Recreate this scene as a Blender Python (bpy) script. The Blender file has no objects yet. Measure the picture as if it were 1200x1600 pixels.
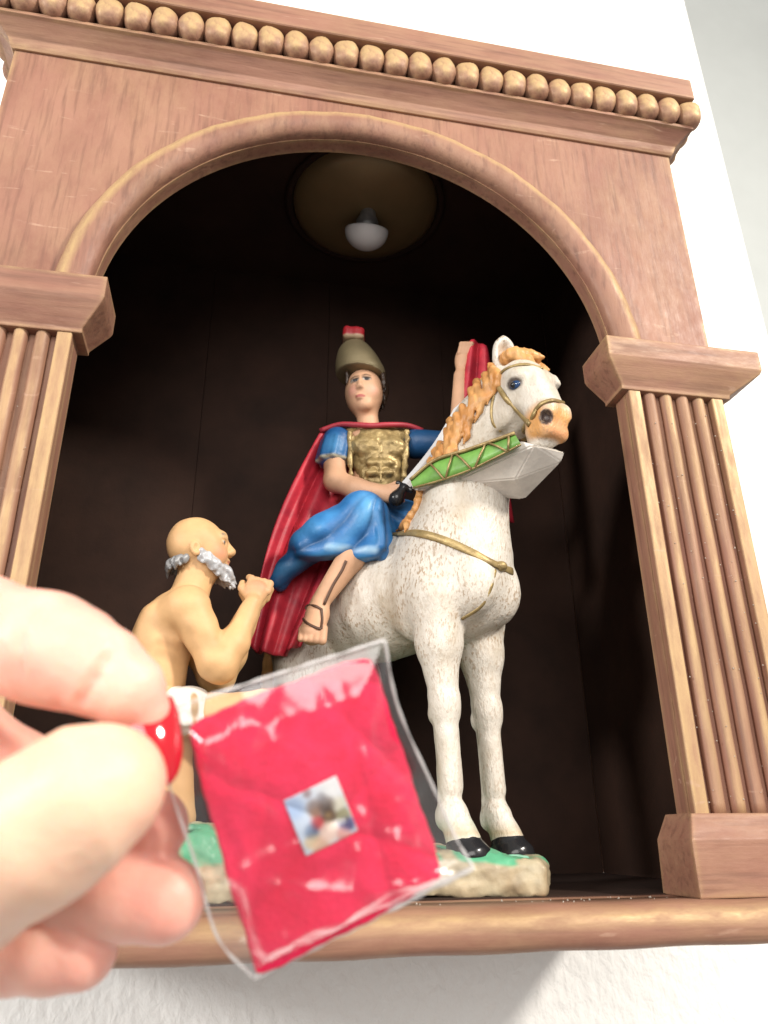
import bpy, bmesh, math, random
import numpy as np
from mathutils import Vector, Matrix

random.seed(4); rng = np.random.default_rng(4)
S = bpy.context.scene
U = 0.01                                   # everything below is written in centimetres

# ------------------------------------------------------------------ camera
CAM = np.array([-5.0114, -29.0130, 4.5350]); YAW, PITCH, ROLL, FPX = 0.1951, 0.4012, -0.0098, 1182.6
def cam_basis():
    cy, sy, cp, sp = math.cos(YAW), math.sin(YAW), math.cos(PITCH), math.sin(PITCH)
    f = np.array([sy*cp, cy*cp, sp]); r = np.array([cy, -sy, 0.0]); u = np.cross(r, f)
    cr, sr = math.cos(ROLL), math.sin(ROLL)
    return cr*r + sr*u, -sr*r + cr*u, f
RT, UP, FW = cam_basis()
cd = bpy.data.cameras.new('camera'); co = bpy.data.objects.new('camera', cd); S.collection.objects.link(co)
cd.sensor_fit = 'VERTICAL'; cd.sensor_height = 36; cd.sensor_width = 27; cd.lens = FPX/1600*36
cd.clip_start = 0.005; cd.clip_end = 20
M4 = Matrix(((RT[0], UP[0], -FW[0], 0), (RT[1], UP[1], -FW[1], 0), (RT[2], UP[2], -FW[2], 0), (0, 0, 0, 1)))
M4.translation = Vector(CAM*U); co.matrix_world = M4
cd.dof.use_dof = True; cd.dof.focus_distance = 0.345; cd.dof.aperture_fstop = 17.0
S.camera = co

def ray(px, py):                           # direction through a pixel of the 1200x1600 photograph
    return (px-600)/FPX*RT + (800-py)/FPX*UP + FW
def at(px, py, d):                         # the point at optical depth d (cm)
    return CAM + d*ray(px, py)

# ------------------------------------------------------------------ light
W = bpy.data.worlds.new('World'); S.world = W; W.use_nodes = True
bg = W.node_tree.nodes['Background']; bg.inputs[0].default_value = (1.0, 0.97, 0.93, 1); bg.inputs[1].default_value = 0.29
def area(name, loc, target, size, power, col):
    l = bpy.data.lights.new(name, 'AREA'); l.shape = 'DISK'; l.size = size*U; l.energy = power; l.color = col
    o = bpy.data.objects.new(name, l); S.collection.objects.link(o); o.location = Vector(loc)*U
    o.rotation_euler = (Vector(target)-Vector(loc)).to_track_quat('-Z', 'Y').to_euler(); return o
area('ceiling_lamp_right', (128, -125, 122), (0, 0, 22), 24, 35, (1.0, 0.93, 0.84))
area('window_left', (-170, -105, 62), (0, 0, 15), 36, 21, (1.0, 0.97, 0.93))
area('room_fill', (-15, -150, 55), (0, 0, 18), 120, 15, (1.0, 0.95, 0.9))
S.view_settings.view_transform = 'Standard'; S.view_settings.look = 'None'; S.view_settings.exposure = 0.48; S.view_settings.gamma = 1
S.cycles.use_denoising = True; S.cycles.max_bounces = 10; S.cycles.transparent_max_bounces = 16; S.cycles.caustics_refractive = False; S.cycles.caustics_reflective = False

# ------------------------------------------------------------------ object helpers
def link(name, mesh, mat=None, parent=None):
    o = bpy.data.objects.new(name, mesh); S.collection.objects.link(o)
    if mat is not None and not mesh.materials: mesh.materials.append(mat)
    if parent is not None: o.parent = parent
    return o
def mesh_from(name, V, F, smooth=True, col=None):
    me = bpy.data.meshes.new(name); V = np.asarray(V, float)*U
    if isinstance(F, np.ndarray):
        n, k = F.shape
        me.vertices.add(len(V)); me.vertices.foreach_set('co', V.ravel())
        me.loops.add(n*k); me.loops.foreach_set('vertex_index', F.ravel().astype(np.int32))
        me.polygons.add(n); me.polygons.foreach_set('loop_start', np.arange(0, n*k, k, dtype=np.int32))
        me.update(calc_edges=True)
    else:
        me.from_pydata([tuple(v) for v in V], [], [tuple(f) for f in F])
    if smooth: me.polygons.foreach_set('use_smooth', np.ones(len(me.polygons), bool))
    if col is not None:
        a = me.color_attributes.new('paint', 'FLOAT_COLOR', 'POINT')
        c = np.ones((len(V), 4), np.float32); c[:, :3] = col; a.data.foreach_set('color', c.ravel())
    me.update(); me.validate(); return me
def thing(name, label, cat, loc=(0, 0, 0), rz=0.0, group=None):
    o = bpy.data.objects.new(name, None); S.collection.objects.link(o); o.empty_display_size = 0.01
    o.location = Vector(loc)*U; o.rotation_euler = (0, 0, rz); o['label'] = label; o['category'] = cat
    if group: o['group'] = group
    return o
def structure(o): o['kind'] = 'structure'; return o
def bm_mesh(name, bm, smooth=False):
    bmesh.ops.recalc_face_normals(bm, faces=bm.faces)
    me = bpy.data.meshes.new(name); bm.to_mesh(me); bm.free()
    me.transform(Matrix.Scale(U, 4))
    if smooth: me.polygons.foreach_set('use_smooth', np.ones(len(me.polygons), bool))
    return me
def box(x0, x1, y0, y1, z0, z1, bev=0.0, seg=2):
    bm = bmesh.new(); bmesh.ops.create_cube(bm, size=1)
    for v in bm.verts: v.co = Vector(((x0+x1)/2+v.co.x*(x1-x0), (y0+y1)/2+v.co.y*(y1-y0), (z0+z1)/2+v.co.z*(z1-z0)))
    if bev: bmesh.ops.bevel(bm, geom=bm.edges[:], offset=bev, segments=seg, affect='EDGES', profile=0.6)
    return bm
def rings(secs, bev=0.0, seg=2):           # stacked rectangles (x0,x1,y0,y1,z) lofted from bottom to top
    bm = bmesh.new(); R = []
    for x0, x1, y0, y1, z in secs: R.append([bm.verts.new(p) for p in ((x0, y0, z), (x1, y0, z), (x1, y1, z), (x0, y1, z))])
    for a, b in zip(R, R[1:]):
        for i in range(4): bm.faces.new((a[i], a[(i+1) % 4], b[(i+1) % 4], b[i]))
    bm.faces.new(R[0][::-1]); bm.faces.new(R[-1])
    if bev: bmesh.ops.bevel(bm, geom=bm.edges[:], offset=bev, segments=seg, affect='EDGES', profile=0.6)
    return bm
def tube(pts, rad, n=10, flat=None, closed=False):     # swept ring; flat=(normal list, factor) squashes it
    P = np.asarray(pts, float); m = len(P)
    rad = np.full(m, rad, float) if np.isscalar(rad) else np.asarray(rad, float)
    T = np.gradient(P, axis=0); T /= np.linalg.norm(T, axis=1)[:, None]+1e-12
    V = []; ref = np.array([0.1, 0.3, 1.0])
    if abs(T[0] @ ref)/np.linalg.norm(ref) > 0.9: ref = np.array([1.0, 0.2, 0.1])
    nrm = ref - T[0]*(ref @ T[0]); nrm /= np.linalg.norm(nrm)
    for i in range(m):
        if flat is not None and flat[0] is not None: nrm = np.asarray(flat[0][i], float)
        nrm = nrm - T[i]*(nrm @ T[i]); nrm /= np.linalg.norm(nrm)+1e-12
        b = np.cross(T[i], nrm); k = flat[1] if flat else 1.0
        for j in range(n):
            a = 2*math.pi*j/n; V.append(P[i] + rad[i]*(k*math.cos(a)*nrm + math.sin(a)*b))
    F = [(i*n+j, i*n+(j+1) % n, (i+1)*n+(j+1) % n, (i+1)*n+j) for i in range(m-1) for j in range(n)]
    F.append(tuple(range(n))[::-1]); F.append(tuple((m-1)*n+j for j in range(n)))
    return V, F
def spline(pts, n):
    P = np.asarray(pts, float); P = np.vstack([2*P[0]-P[1], P, 2*P[-1]-P[-2]]); out = []; m = len(P)-3
    for t in np.linspace(0, m-1e-6, n):
        i = int(t); u = t-i; a, b, c, d = P[i:i+4]
        out.append(0.5*((2*b)+(-a+c)*u+(2*a-5*b+4*c-d)*u*u+(-a+3*b-3*c+d)*u**3))
    return np.array(out)
def join(parts):
    V, F = [], []
    for v, f in parts:
        o = len(V); V += [tuple(p) for p in v]; F += [tuple(i+o for i in q) for q in f]
    return V, F
def sheet(top, bot, nu, nv, fold, thick=0.12): # cloth between two curves; fold(u, v) is an offset vector
    A, B = spline(top, nu), spline(bot, nu); V = np.zeros((nu, nv, 3))
    for j in range(nv):
        v = j/(nv-1); V[:, j] = A*(1-v)+B*v
        for i in range(nu): V[i, j] += fold(i/(nu-1), v)
    du = np.gradient(V, axis=0); dv = np.gradient(V, axis=1); N = np.cross(du, dv); N /= np.linalg.norm(N, axis=2)[..., None]+1e-9
    return solid_grid(V, N, thick)
def solid_grid(V, N, thick):
    nu, nv = V.shape[:2]; A = (V+N*thick/2).reshape(-1, 3); B = (V-N*thick/2).reshape(-1, 3); n = nu*nv
    g = np.arange(n).reshape(nu, nv)
    q = np.stack([g[:-1, :-1], g[1:, :-1], g[1:, 1:], g[:-1, 1:]], -1).reshape(-1, 4)
    F = [q, q[:, ::-1]+n]
    per = np.concatenate([g[:, 0], g[-1, 1:], g[-2::-1, -1], g[0, -2:0:-1]]); nx = np.roll(per, -1)
    F.append(np.stack([nx, per, per+n, nx+n], 1))
    return np.vstack([A, B]), np.vstack(F)

# ------------------------------------------------------------------ sculpting: smooth unions of simple volumes, meshed with surface nets
def rotm(rx, ry, rz): return np.array((Matrix.Rotation(math.radians(rz), 3, 'Z') @ Matrix.Rotation(math.radians(ry), 3, 'Y') @ Matrix.Rotation(math.radians(rx), 3, 'X')))
def cap(a, b, r1, r2=None, k=0.4, op='+'):
    a, b = np.asarray(a, float), np.asarray(b, float); r2 = r1 if r2 is None else r2; ab = b-a; L = ab @ ab+1e-12
    def f(P):
        d = P-a; t = np.clip(d @ ab/L, 0, 1); return np.sqrt(((d-t[..., None]*ab)**2).sum(-1))-(r1+(r2-r1)*t)
    m = max(r1, r2); return f, np.minimum(a, b)-m, np.maximum(a, b)+m, k, op
def ell(c, r, rot=None, k=0.4, op='+'):
    c, r = np.asarray(c, float), np.asarray(r, float); R = None if rot is None else rotm(*rot)
    def f(P):
        q = P-c
        if R is not None: q = q @ R
        k0 = np.sqrt(((q/r)**2).sum(-1)); k1 = np.sqrt(((q/(r*r))**2).sum(-1))+1e-9; return k0*(k0-1)/k1
    m = r if rot is None else np.full(3, r.max()); return f, c-m, c+m, k, op
def rbox(c, h, rad, rot=None, k=0.3, op='+'):
    c, h = np.asarray(c, float), np.asarray(h, float)-rad; R = None if rot is None else rotm(*rot)
    def f(P):
        q = P-c
        if R is not None: q = q @ R
        q = np.abs(q)-h; return np.sqrt((np.maximum(q, 0)**2).sum(-1))+np.minimum(q.max(-1), 0)-rad
    m = h+rad if rot is None else np.full(3, np.linalg.norm(h+rad)); return f, c-m, c+m, k, op
def chain(pts, k=0.35): # [(point, radius), ...] -> tapered limbs
    return [cap(a, b, ra, rb, k) for (a, ra), (b, rb) in zip(pts, pts[1:])]
def comb(F, d, k, op):
    if op == '-': F = -F
    h = np.maximum(k-np.abs(F-d), 0)/k if k > 0 else 0*F
    o = np.minimum(F, d)-h*h*k/4
    return -o if op == '-' else o
def field(prims, P):
    F = np.full(P.shape[:-1], 50.0)
    for f, lo, hi, k, op in prims: F = comb(F, f(P), k, op)
    return F
def sculpt(prims, h, relief=None):
    plus = [p for p in prims if p[4] == '+']
    lo = np.min([p[1] for p in plus], 0)-4*h-0.1; hi = np.max([p[2] for p in plus], 0)+4*h+0.1
    n = np.ceil((hi-lo)/h).astype(int)+1; F = np.full(n, 50.0, np.float32)
    ax = [lo[i]+h*np.arange(n[i]) for i in range(3)]
    for f, a, b, k, op in prims:
        m = k+3*h; i0 = np.clip(np.floor((a-m-lo)/h).astype(int), 0, n-1); i1 = np.clip(np.ceil((b+m-lo)/h).astype(int)+1, 1, n)
        if (i1 <= i0).any(): continue
        sl = tuple(slice(i0[i], i1[i]) for i in range(3))
        P = np.stack(np.meshgrid(*[ax[i][sl[i]] for i in range(3)], indexing='ij'), -1)
        F[sl] = comb(F[sl], f(P), k, op)
    if relief is not None:
        near = np.abs(F) < 4*h; idx = np.argwhere(near); F[near] += relief(lo+h*idx)
    inside = F < 0; c = np.zeros(n-1, np.int8)
    offs = [(i, j, k) for i in (0, 1) for j in (0, 1) for k in (0, 1)]
    sub = lambda A, o: A[o[0]:n[0]-1+o[0], o[1]:n[1]-1+o[1], o[2]:n[2]-1+o[2]]
    for o in offs: c += sub(inside, o)
    act = (c > 0) & (c < 8); cells = np.argwhere(act); idx = np.full(n-1, -1, np.int64); idx[act] = np.arange(len(cells))
    acc = np.zeros((len(cells), 3)); cnt = np.zeros(len(cells))
    for a in offs:
        for d in range(3):
            if a[d]: continue
            b = list(a); b[d] = 1
            fa = F[tuple((cells+a).T)]; fb = F[tuple((cells+b).T)]; x = (fa < 0) != (fb < 0)
            t = np.where(x, fa/np.where(x, fa-fb, 1), 0); p = np.tile(np.array(a, float), (len(cells), 1)); p[:, d] = t
            acc[x] += p[x]; cnt[x] += 1
    V = lo+h*(cells+acc/cnt[:, None]); Q = []
    for d in range(3):
        e, g = (d+1) % 3, (d+2) % 3
        s0 = [slice(None)]*3; s1 = [slice(None)]*3; s0[d] = slice(0, n[d]-1); s1[d] = slice(1, n[d])
        A, B = inside[tuple(s0)], inside[tuple(s1)]; E = np.argwhere(A != B); ok = (E[:, e] > 0) & (E[:, g] > 0) & (E[:, e] < n[e]-1) & (E[:, g] < n[g]-1); E = E[ok]
        o = []
        for de, dg in ((-1, -1), (0, -1), (0, 0), (-1, 0)):
            c2 = E.copy(); c2[:, e] += de; c2[:, g] += dg; o.append(idx[tuple(c2.T)])
        q = np.stack(o, 1); fl = ~A[tuple(E.T)]; q[fl] = q[fl][:, ::-1]; Q.append(q)
    Q = np.vstack(Q); Q = Q[(Q >= 0).all(1)]
    return V, Q
def vnoise(P, s, seed=0):                  # smooth value noise
    P = np.asarray(P)*s+seed*17.3; i = np.floor(P).astype(np.int64); f = P-i; f = f*f*(3-2*f); o = 0
    for a in (0, 1):
        for b in (0, 1):
            for c in (0, 1):
                h = ((i[..., 0]+a)*73856093) ^ ((i[..., 1]+b)*19349663) ^ ((i[..., 2]+c)*83492791); h = (h ^ (h >> 13))*1274126177 & 0xffff
                o = o+(h/65535.0)*np.where(a, f[..., 0], 1-f[..., 0])*np.where(b, f[..., 1], 1-f[..., 1])*np.where(c, f[..., 2], 1-f[..., 2])
    return o
def colours(V, base, regions):             # painted areas: (colour, volume, softness)
    C = np.tile(np.array(base, float), (len(V), 1))
    for col, prim, soft in regions:
        w = np.clip(0.5-prim[0](V)/soft, 0, 1)[:, None]; C = C*(1-w)+np.array(col)*w
    return C
def sculpted(name, prims, h, mat, parent, base=None, regions=(), relief=None):
    V, Q = sculpt(prims, h, relief)
    return link(name, mesh_from(name, V, Q, True, None if base is None else colours(V, base, regions)), mat, parent)
def hit(prims, px, py, root, lift=0.0, near=30.0):     # where the ray of a pixel meets a sculpture, in the sculpture's own frame
    (loc, rz) = root; c, s = math.cos(-rz), math.sin(-rz); Rm = np.array([[c, -s, 0], [s, c, 0], [0, 0, 1]])
    o = Rm @ (CAM-np.array(loc, float)); d = Rm @ ray(px, py); d /= np.linalg.norm(d); t = near
    best = (9e9, t)
    for _ in range(160):
        f = float(field(prims, (o+d*t)[None])[0])
        if f < best[0]: best = (f, t)
        if f < 0.004: break
        t += max(f*0.7, 0.004)
        if t > 75: break
    p = o+d*best[1]; e = 0.03
    g = np.array([field(prims, (p+v)[None])[0]-field(prims, (p-v)[None])[0] for v in np.eye(3)*e]); g /= np.linalg.norm(g)+1e-9
    return p+g*(lift-max(best[0], 0)), g
def strap(prims, pix, root, r, flat=0.5, n=24, lift=0.02):
    H = [hit(prims, x, y, root, lift) for x, y in pix]
    return tube(spline([p for p, g in H], n), r, 8, (spline([g for p, g in H], n), flat))

# ------------------------------------------------------------------ materials
class NT:
    def __init__(s, name):
        s.m = bpy.data.materials.new(name); s.m.use_nodes = True; s.t = s.m.node_tree; s.b = s.t.nodes['Principled BSDF']; s.out = s.t.nodes['Material Output']
    def n(s, typ, **kw):
        o = s.t.nodes.new(typ)
        for k, v in kw.items():
            if k[0] == '_': setattr(o, k[1:], v)
            else: o.inputs[k].default_value = v
        return o
    def l(s, a, b): s.t.links.new(a, b)
    def coord(s, sc=(1, 1, 1), rot=(0, 0, 0)):
        tc = s.n('ShaderNodeTexCoord'); mp = s.n('ShaderNodeMapping'); mp.inputs['Scale'].default_value = sc; mp.inputs['Rotation'].default_value = rot
        s.l(tc.outputs['Object'], mp.inputs['Vector']); return mp.outputs[0]
    def noise(s, scale, detail=4, rough=0.55, vec=None, dist=0.0):
        o = s.n('ShaderNodeTexNoise', Scale=scale, Detail=detail, Roughness=rough, Distortion=dist); s.l(vec or s.coord(), o.inputs['Vector']); return o.outputs['Fac']
    def ramp(s, fac, stops):
        o = s.n('ShaderNodeValToRGB'); e = o.color_ramp.elements
        while len(e) < len(stops): e.new(0.5)
        for el, (p, c) in zip(e, stops): el.position = p; el.color = (*c, 1) if len(c) == 3 else c
        s.l(fac, o.inputs[0]); return o.outputs[0]
    def mix(s, fac, a, b, typ='MIX'):
        o = s.n('ShaderNodeMix', _data_type='RGBA', _blend_type=typ)
        for v, i in ((fac, 0), (a, 6), (b, 7)):
            if hasattr(v, 'is_output'): s.l(v, o.inputs[i])
            else: o.inputs[i].default_value = v if i == 0 else (*v, 1)
        return o.outputs[2]
    def math(s, op, a, b=0.0):
        o = s.n('ShaderNodeMath', _operation=op)
        for v, i in ((a, 0), (b, 1)):
            if hasattr(v, 'is_output'): s.l(v, o.inputs[i])
            else: o.inputs[i].default_value = v
        return o.outputs[0]
    def bump(s, fac, dist, strength=1.0, prev=None):
        o = s.n('ShaderNodeBump', Strength=strength, Distance=dist); s.l(fac, o.inputs['Height'])
        if prev: s.l(prev, o.inputs['Normal'])
        s.l(o.outputs[0], s.b.inputs['Normal']); return o.outputs[0]
    def set(s, **kw):
        for k, v in kw.items(): s.b.inputs[k.replace('_', ' ')].default_value = v
    def attr(s): o = s.n('ShaderNodeVertexColor'); o.layer_name = 'paint'; return o.outputs[0]

def wood_bronze(name, stretch=(1, 1, 1), gold=0.35, brown=(0.215, 0.098, 0.064), tan=(0.305, 0.172, 0.105)):
    t = NT(name); v = t.coord(stretch); fine = t.coord(tuple(x*(0.16 if x == min(stretch) and min(stretch) < 1 else 1) for x in stretch))
    a = t.noise(42, 6, 0.7, v); b = t.noise(210, 5, 0.7, v); c = t.noise(16, 4, 0.6); d = t.noise(330, 3, 0.6, fine)
    col = t.mix(t.ramp(a, [(0.38, (0, 0, 0)), (0.62, (1, 1, 1))]), brown, tan)
    col = t.mix(t.ramp(c, [(0.35, (0, 0, 0)), (0.7, (0.7, 0.7, 0.7))]), col, (0.33, 0.160, 0.115))
    col = t.mix(t.ramp(d, [(0.3, (0.55,)*3), (0.5, (0, 0, 0))]), col, (0.13, 0.060, 0.042))
    bv = t.n('ShaderNodeBevel', _samples=6, Radius=0.005); geo = t.n('ShaderNodeNewGeometry')
    dt = t.n('ShaderNodeVectorMath', _operation='DOT_PRODUCT'); t.l(bv.outputs[0], dt.inputs[0]); t.l(geo.outputs['Normal'], dt.inputs[1])
    edge = t.ramp(dt.outputs['Value'], [(0.78, (1, 1, 1)), (0.985, (0, 0, 0))])
    edge = t.math('MULTIPLY', edge, t.ramp(t.noise(55, 4, 0.65), [(0.34, (0.12,)*3), (0.66, (1, 1, 1))]))
    rub = t.n('ShaderNodeAttribute'); rub.attribute_name = 'gold_rub'
    brush = t.ramp(b, [(0.36, (0, 0, 0)), (0.60, (1, 1, 1))])
    patch = t.ramp(t.noise(24, 5, 0.65, v), [(0.5, (0, 0, 0)), (0.70, (gold, gold, gold))])
    g = t.math('ADD', t.math('MULTIPLY', t.math('ADD', edge, rub.outputs['Fac']), t.math('ADD', t.math('MULTIPLY', brush, 0.5), 0.5)), t.math('MULTIPLY', patch, t.math('ADD', t.math('MULTIPLY', brush, 0.7), 0.15)))
    g = t.math('MINIMUM', g, 1.0)
    col = t.mix(g, col, (0.48, 0.325, 0.16))
    scr = t.ramp(t.noise(90, 2, 0.5, t.coord((0.25, 1, 1.6), (0, 0.7, 0)), 2.0), [(0.68, (0, 0, 0)), (0.73, (0.5,)*3)])
    col = t.mix(t.math('MULTIPLY', scr, brush), col, (0.48, 0.31, 0.22)); t.l(col, t.b.inputs['Base Color'])
    t.l(t.math('MULTIPLY', g, 0.22), t.b.inputs['Metallic'])
    t.set(Specular_IOR_Level=0.4); t.l(t.ramp(b, [(0.3, (0.68,)*3), (0.7, (0.45,)*3)]), t.b.inputs['Roughness'])
    t.bump(b, 0.0004, 0.45, t.bump(d, 0.0005, 0.4, t.bump(a, 0.0006, 0.35))); return t.m
def gold_rub(o, f): # hand-rubbed gold on the raised parts of a moulding; f(points in cm, own frame) -> 0..1
    me = o.data; n = len(me.vertices); P = np.zeros(n*3); me.vertices.foreach_get('co', P)
    a = me.attributes.new('gold_rub', 'FLOAT', 'POINT'); a.data.foreach_set('value', np.clip(f(P.reshape(-1, 3)/U), 0, 1).astype(np.float32)); return o
M_FRONT = wood_bronze('front_board_paint', (1, 1, 0.45), 0.12)
M_TRIM = wood_bronze('trim_paint', (0.35, 1, 1), 0.42)
M_PIL = wood_bronze('pilaster_paint', (1, 1, 0.2), 0.25)
M_GOLD = wood_bronze('gold_rubbed_paint', (1, 1, 1), 0.6)
def simple(name, col, rough=0.5, metal=0.0, var=0.25, sc=60, bump=0.0, bsc=200, spec=0.4, col2=None, coat=0.0):
    t = NT(name); c2 = col2 or tuple(x*(1-var) for x in col)
    t.l(t.mix(t.ramp(t.noise(sc, 5, 0.6), [(0.3, (0, 0, 0)), (0.7, (1, 1, 1))]), col, c2), t.b.inputs['Base Color'])
    t.set(Roughness=rough, Metallic=metal, Specular_IOR_Level=spec, Coat_Weight=coat)
    if bump: t.bump(t.noise(bsc, 4, 0.6), bump, 0.6)
    return t.m
def painted(name, rough=0.45, var=0.25, sc=90, bump=0.0, bsc=300, metal=0.0, spec=0.4, sss=0.0, coat=0.0):
    t = NT(name); n = t.ramp(t.noise(sc, 5, 0.6), [(0.3, (1-var,)*3), (0.7, (1+var*0.2,)*3)])
    t.l(t.mix(1.0, t.attr(), n, 'MULTIPLY'), t.b.inputs['Base Color']); t.set(Roughness=rough, Metallic=metal, Specular_IOR_Level=spec, Coat_Weight=coat)
    if sss: t.set(Subsurface_Weight=sss, Subsurface_Scale=0.005); t.b.inputs['Subsurface Radius'].default_value = (1.0, 0.32, 0.18)
    if bump: t.bump(t.noise(bsc, 4, 0.6), bump, 0.6)
    return t.m
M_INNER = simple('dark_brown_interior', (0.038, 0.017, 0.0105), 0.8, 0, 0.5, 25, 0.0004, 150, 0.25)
def plaster():
    t = NT('white_plaster'); t.set(Base_Color=(0.86, 0.86, 0.84, 1), Roughness=0.85, Specular_IOR_Level=0.2)
    a = t.noise(150, 3, 0.5, t.coord((1, 1, 0.7), (0, 0.6, 0)), 0.2); b = t.noise(70, 3, 0.5)
    t.bump(t.ramp(a, [(0.30, (0, 0, 0)), (0.70, (1, 1, 1))]), 0.0012, 0.6, t.bump(b, 0.0009, 0.4)); return t.m
M_WALL = plaster()
M_FAR = simple('grey_far_wall', (0.60, 0.63, 0.62), 0.9, 0, 0.06, 8)
def horse_paint():
    t = NT('antiqued_white_paint'); col = t.attr(); v = t.coord((1, 1, 0.42), (0.35, 0.2, 0))
    n = t.noise(860, 2, 0.65, v); big = t.noise(60, 3, 0.55)
    sp = t.math('MULTIPLY', t.ramp(n, [(0.53, (0, 0, 0)), (0.62, (1, 1, 1))]), t.ramp(big, [(0.36, (0.12,)*3), (0.58, (0.85,)*3)]))
    vn = t.n('ShaderNodeTexNoise', Scale=45.0, Detail=5.0, Roughness=0.6); t.l(t.coord((1, 1, 0.6)), vn.inputs['Vector'])
    soft = t.ramp(vn.outputs['Fac'], [(0.48, (0, 0, 0)), (0.74, (0.85,)*3)])
    sa = t.n('ShaderNodeAttribute'); sa.attribute_name = 'speck'; sp = t.math('MULTIPLY', sp, sa.outputs['Fac'])
    col = t.mix(soft, col, t.mix(1.0, col, (0.62, 0.54, 0.42), 'MULTIPLY')); col = t.mix(sp, col, (0.33, 0.235, 0.15))
    t.l(col, t.b.inputs['Base Color']); t.set(Roughness=0.42, Specular_IOR_Level=0.45)
    t.bump(n, 0.0009, 0.45, t.bump(big, 0.0006, 0.3)); return t.m
M_HORSE = horse_paint()
M_PAINT = painted('statuette_paint', 0.42, 0.22, 110, 0.0003, 420)
M_SKIN = painted('statuette_skin', 0.55, 0.20, 60, 0.0002, 300)
M_BRASS = simple('antique_gold_paint', (0.46, 0.34, 0.15), 0.42, 0.35, 0.55, 160, 0.0008, 260, col2=(0.20, 0.14, 0.06))
M_BLACK = simple('glossy_black_paint', (0.018, 0.018, 0.02), 0.22, 0, 0.3, 60, 0.0002, 200, 0.5)
M_HAND = painted('skin', 0.42, 0.07, 110, 0.0004, 420, 0.0, 0.3, 0.5)
M_NAIL = simple('red_nail_polish', (0.52, 0.008, 0.020), 0.08, 0, 0.1, 30, 0, 0, 0.6, coat=0.8)
M_BULB = simple('white_bulb', (0.82, 0.80, 0.79), 0.25, 0, 0.04, 20)

# ------------------------------------------------------------------ setting: the wall
structure(link('wall', bm_mesh('wall', box(-110, 37.6, 17.3, 40, -70, 150)), M_WALL))
structure(link('far_wall', bm_mesh('far_wall', box(-40, 190, 75, 85, -70, 220)), M_FAR))

# ------------------------------------------------------------------ the shrine
shrine = thing('wall_shrine', 'carved wooden wall niche with beaded cornice, round arch and fluted pilasters, bronze brown paint', 'shrine', (0, 17.3, 0.85))
OFF = Vector((0, 17.3, 0.85))
def sp(name, bm, mat, parent=shrine, smooth=False):     # a part of the shrine, given in world centimetres
    if isinstance(bm, tuple):
        me = mesh_from(name, np.asarray(bm[0])-np.array(OFF), bm[1], True)
    else:
        for v in bm.verts: v.co -= OFF
        me = bm_mesh(name, bm, smooth)
    return link(name, me, mat, parent)
ZC, RO = 25.9, 12.45
def front_board():
    bm = bmesh.new(); n = 64
    inner = [(12.78, 2.3), (12.78, 25.2)]+[(RO*math.cos(math.pi*i/n), ZC+RO*math.sin(math.pi*i/n)) for i in range(n+1)]+[(-12.78, 25.2), (-12.78, 2.3)]
    def outer(i):
        if i in (0, 1): return (18, inner[i][1])
        if i in (n+3, n+4): return (-18, inner[i][1])
        a = math.pi*(i-2)/n; c, s = math.cos(a), math.sin(a); k = min(18/abs(c) if abs(c) > 1e-6 else 1e9, (43.6-ZC)/s if s > 1e-6 else 1e9); return (k*c, ZC+k*s)
    ang = math.atan2(43.6-ZC, 18); pts = []
    fr = [[bm.verts.new((x, y, z)) for x, z in inner] for y in (0, 0.8)]
    fo = [[bm.verts.new((outer(i)[0], y, outer(i)[1])) for i in range(n+5)] for y in (0, 0.8)]
    m = n+5
    for i in range(m-1):
        bm.faces.new((fr[0][i], fo[0][i], fo[0][i+1], fr[0][i+1])); bm.faces.new((fr[1][i], fr[1][i+1], fo[1][i+1], fo[1][i]))
        bm.faces.new((fr[0][i], fr[0][i+1], fr[1][i+1], fr[1][i])); bm.faces.new((fo[0][i], fo[1][i], fo[1][i+1], fo[0][i+1]))
    for i in (0, m-1): bm.faces.new((fr[0][i], fr[1][i], fo[1][i], fo[0][i]))
    return bm
sp('front_board', front_board(), M_FRONT)
def arch_prof(n=72):
    V, F = [], []; prof = [(12.50, 0.0), (12.50, -0.28), (12.62, -0.50), (12.9, -0.66), (13.25, -0.78), (13.6, -0.72), (13.92, -0.5), (14.12, -0.2), (14.15, 0.0)]
    for i in range(n+1):
        a = -0.0+math.pi*i/n; w = 0.03*math.sin(i*0.9)+0.02*math.sin(i*2.3)
        for r, y in prof: V.append(((r+w*0.4)*math.cos(a), y*(1+w), ZC+(r+w*0.4)*math.sin(a)))
    k = len(prof)
    F = [(i*k+j, i*k+j+1, (i+1)*k+j+1, (i+1)*k+j) for i in range(n) for j in range(k-1)]
    return V, F
gold_rub(sp('arch_moulding', arch_prof(), M_FRONT), lambda P: np.clip((np.hypot(P[:, 0], P[:, 2]+OFF.z-ZC)-13.25)/0.25, 0, 1)*np.clip((14.05-np.hypot(P[:, 0], P[:, 2]+OFF.z-ZC))/0.2, 0, 1))
for s in (-1, 1):
    a, b = sorted((s*17.0, s*18.0)); sp('side_board', box(a, b, 0.82, 17.0, 2.3, 43.6, 0.06), M_FRONT)
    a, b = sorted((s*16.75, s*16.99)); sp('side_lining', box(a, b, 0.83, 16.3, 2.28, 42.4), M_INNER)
NB = 4
for i in range(NB):
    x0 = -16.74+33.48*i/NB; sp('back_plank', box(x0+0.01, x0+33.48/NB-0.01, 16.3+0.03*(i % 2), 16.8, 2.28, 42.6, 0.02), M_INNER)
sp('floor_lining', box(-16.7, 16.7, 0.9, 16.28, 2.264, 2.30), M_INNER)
sp('ceiling_board', box(-16.74, 16.74, 0.83, 16.29, 42.42, 42.9), M_INNER)
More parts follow.
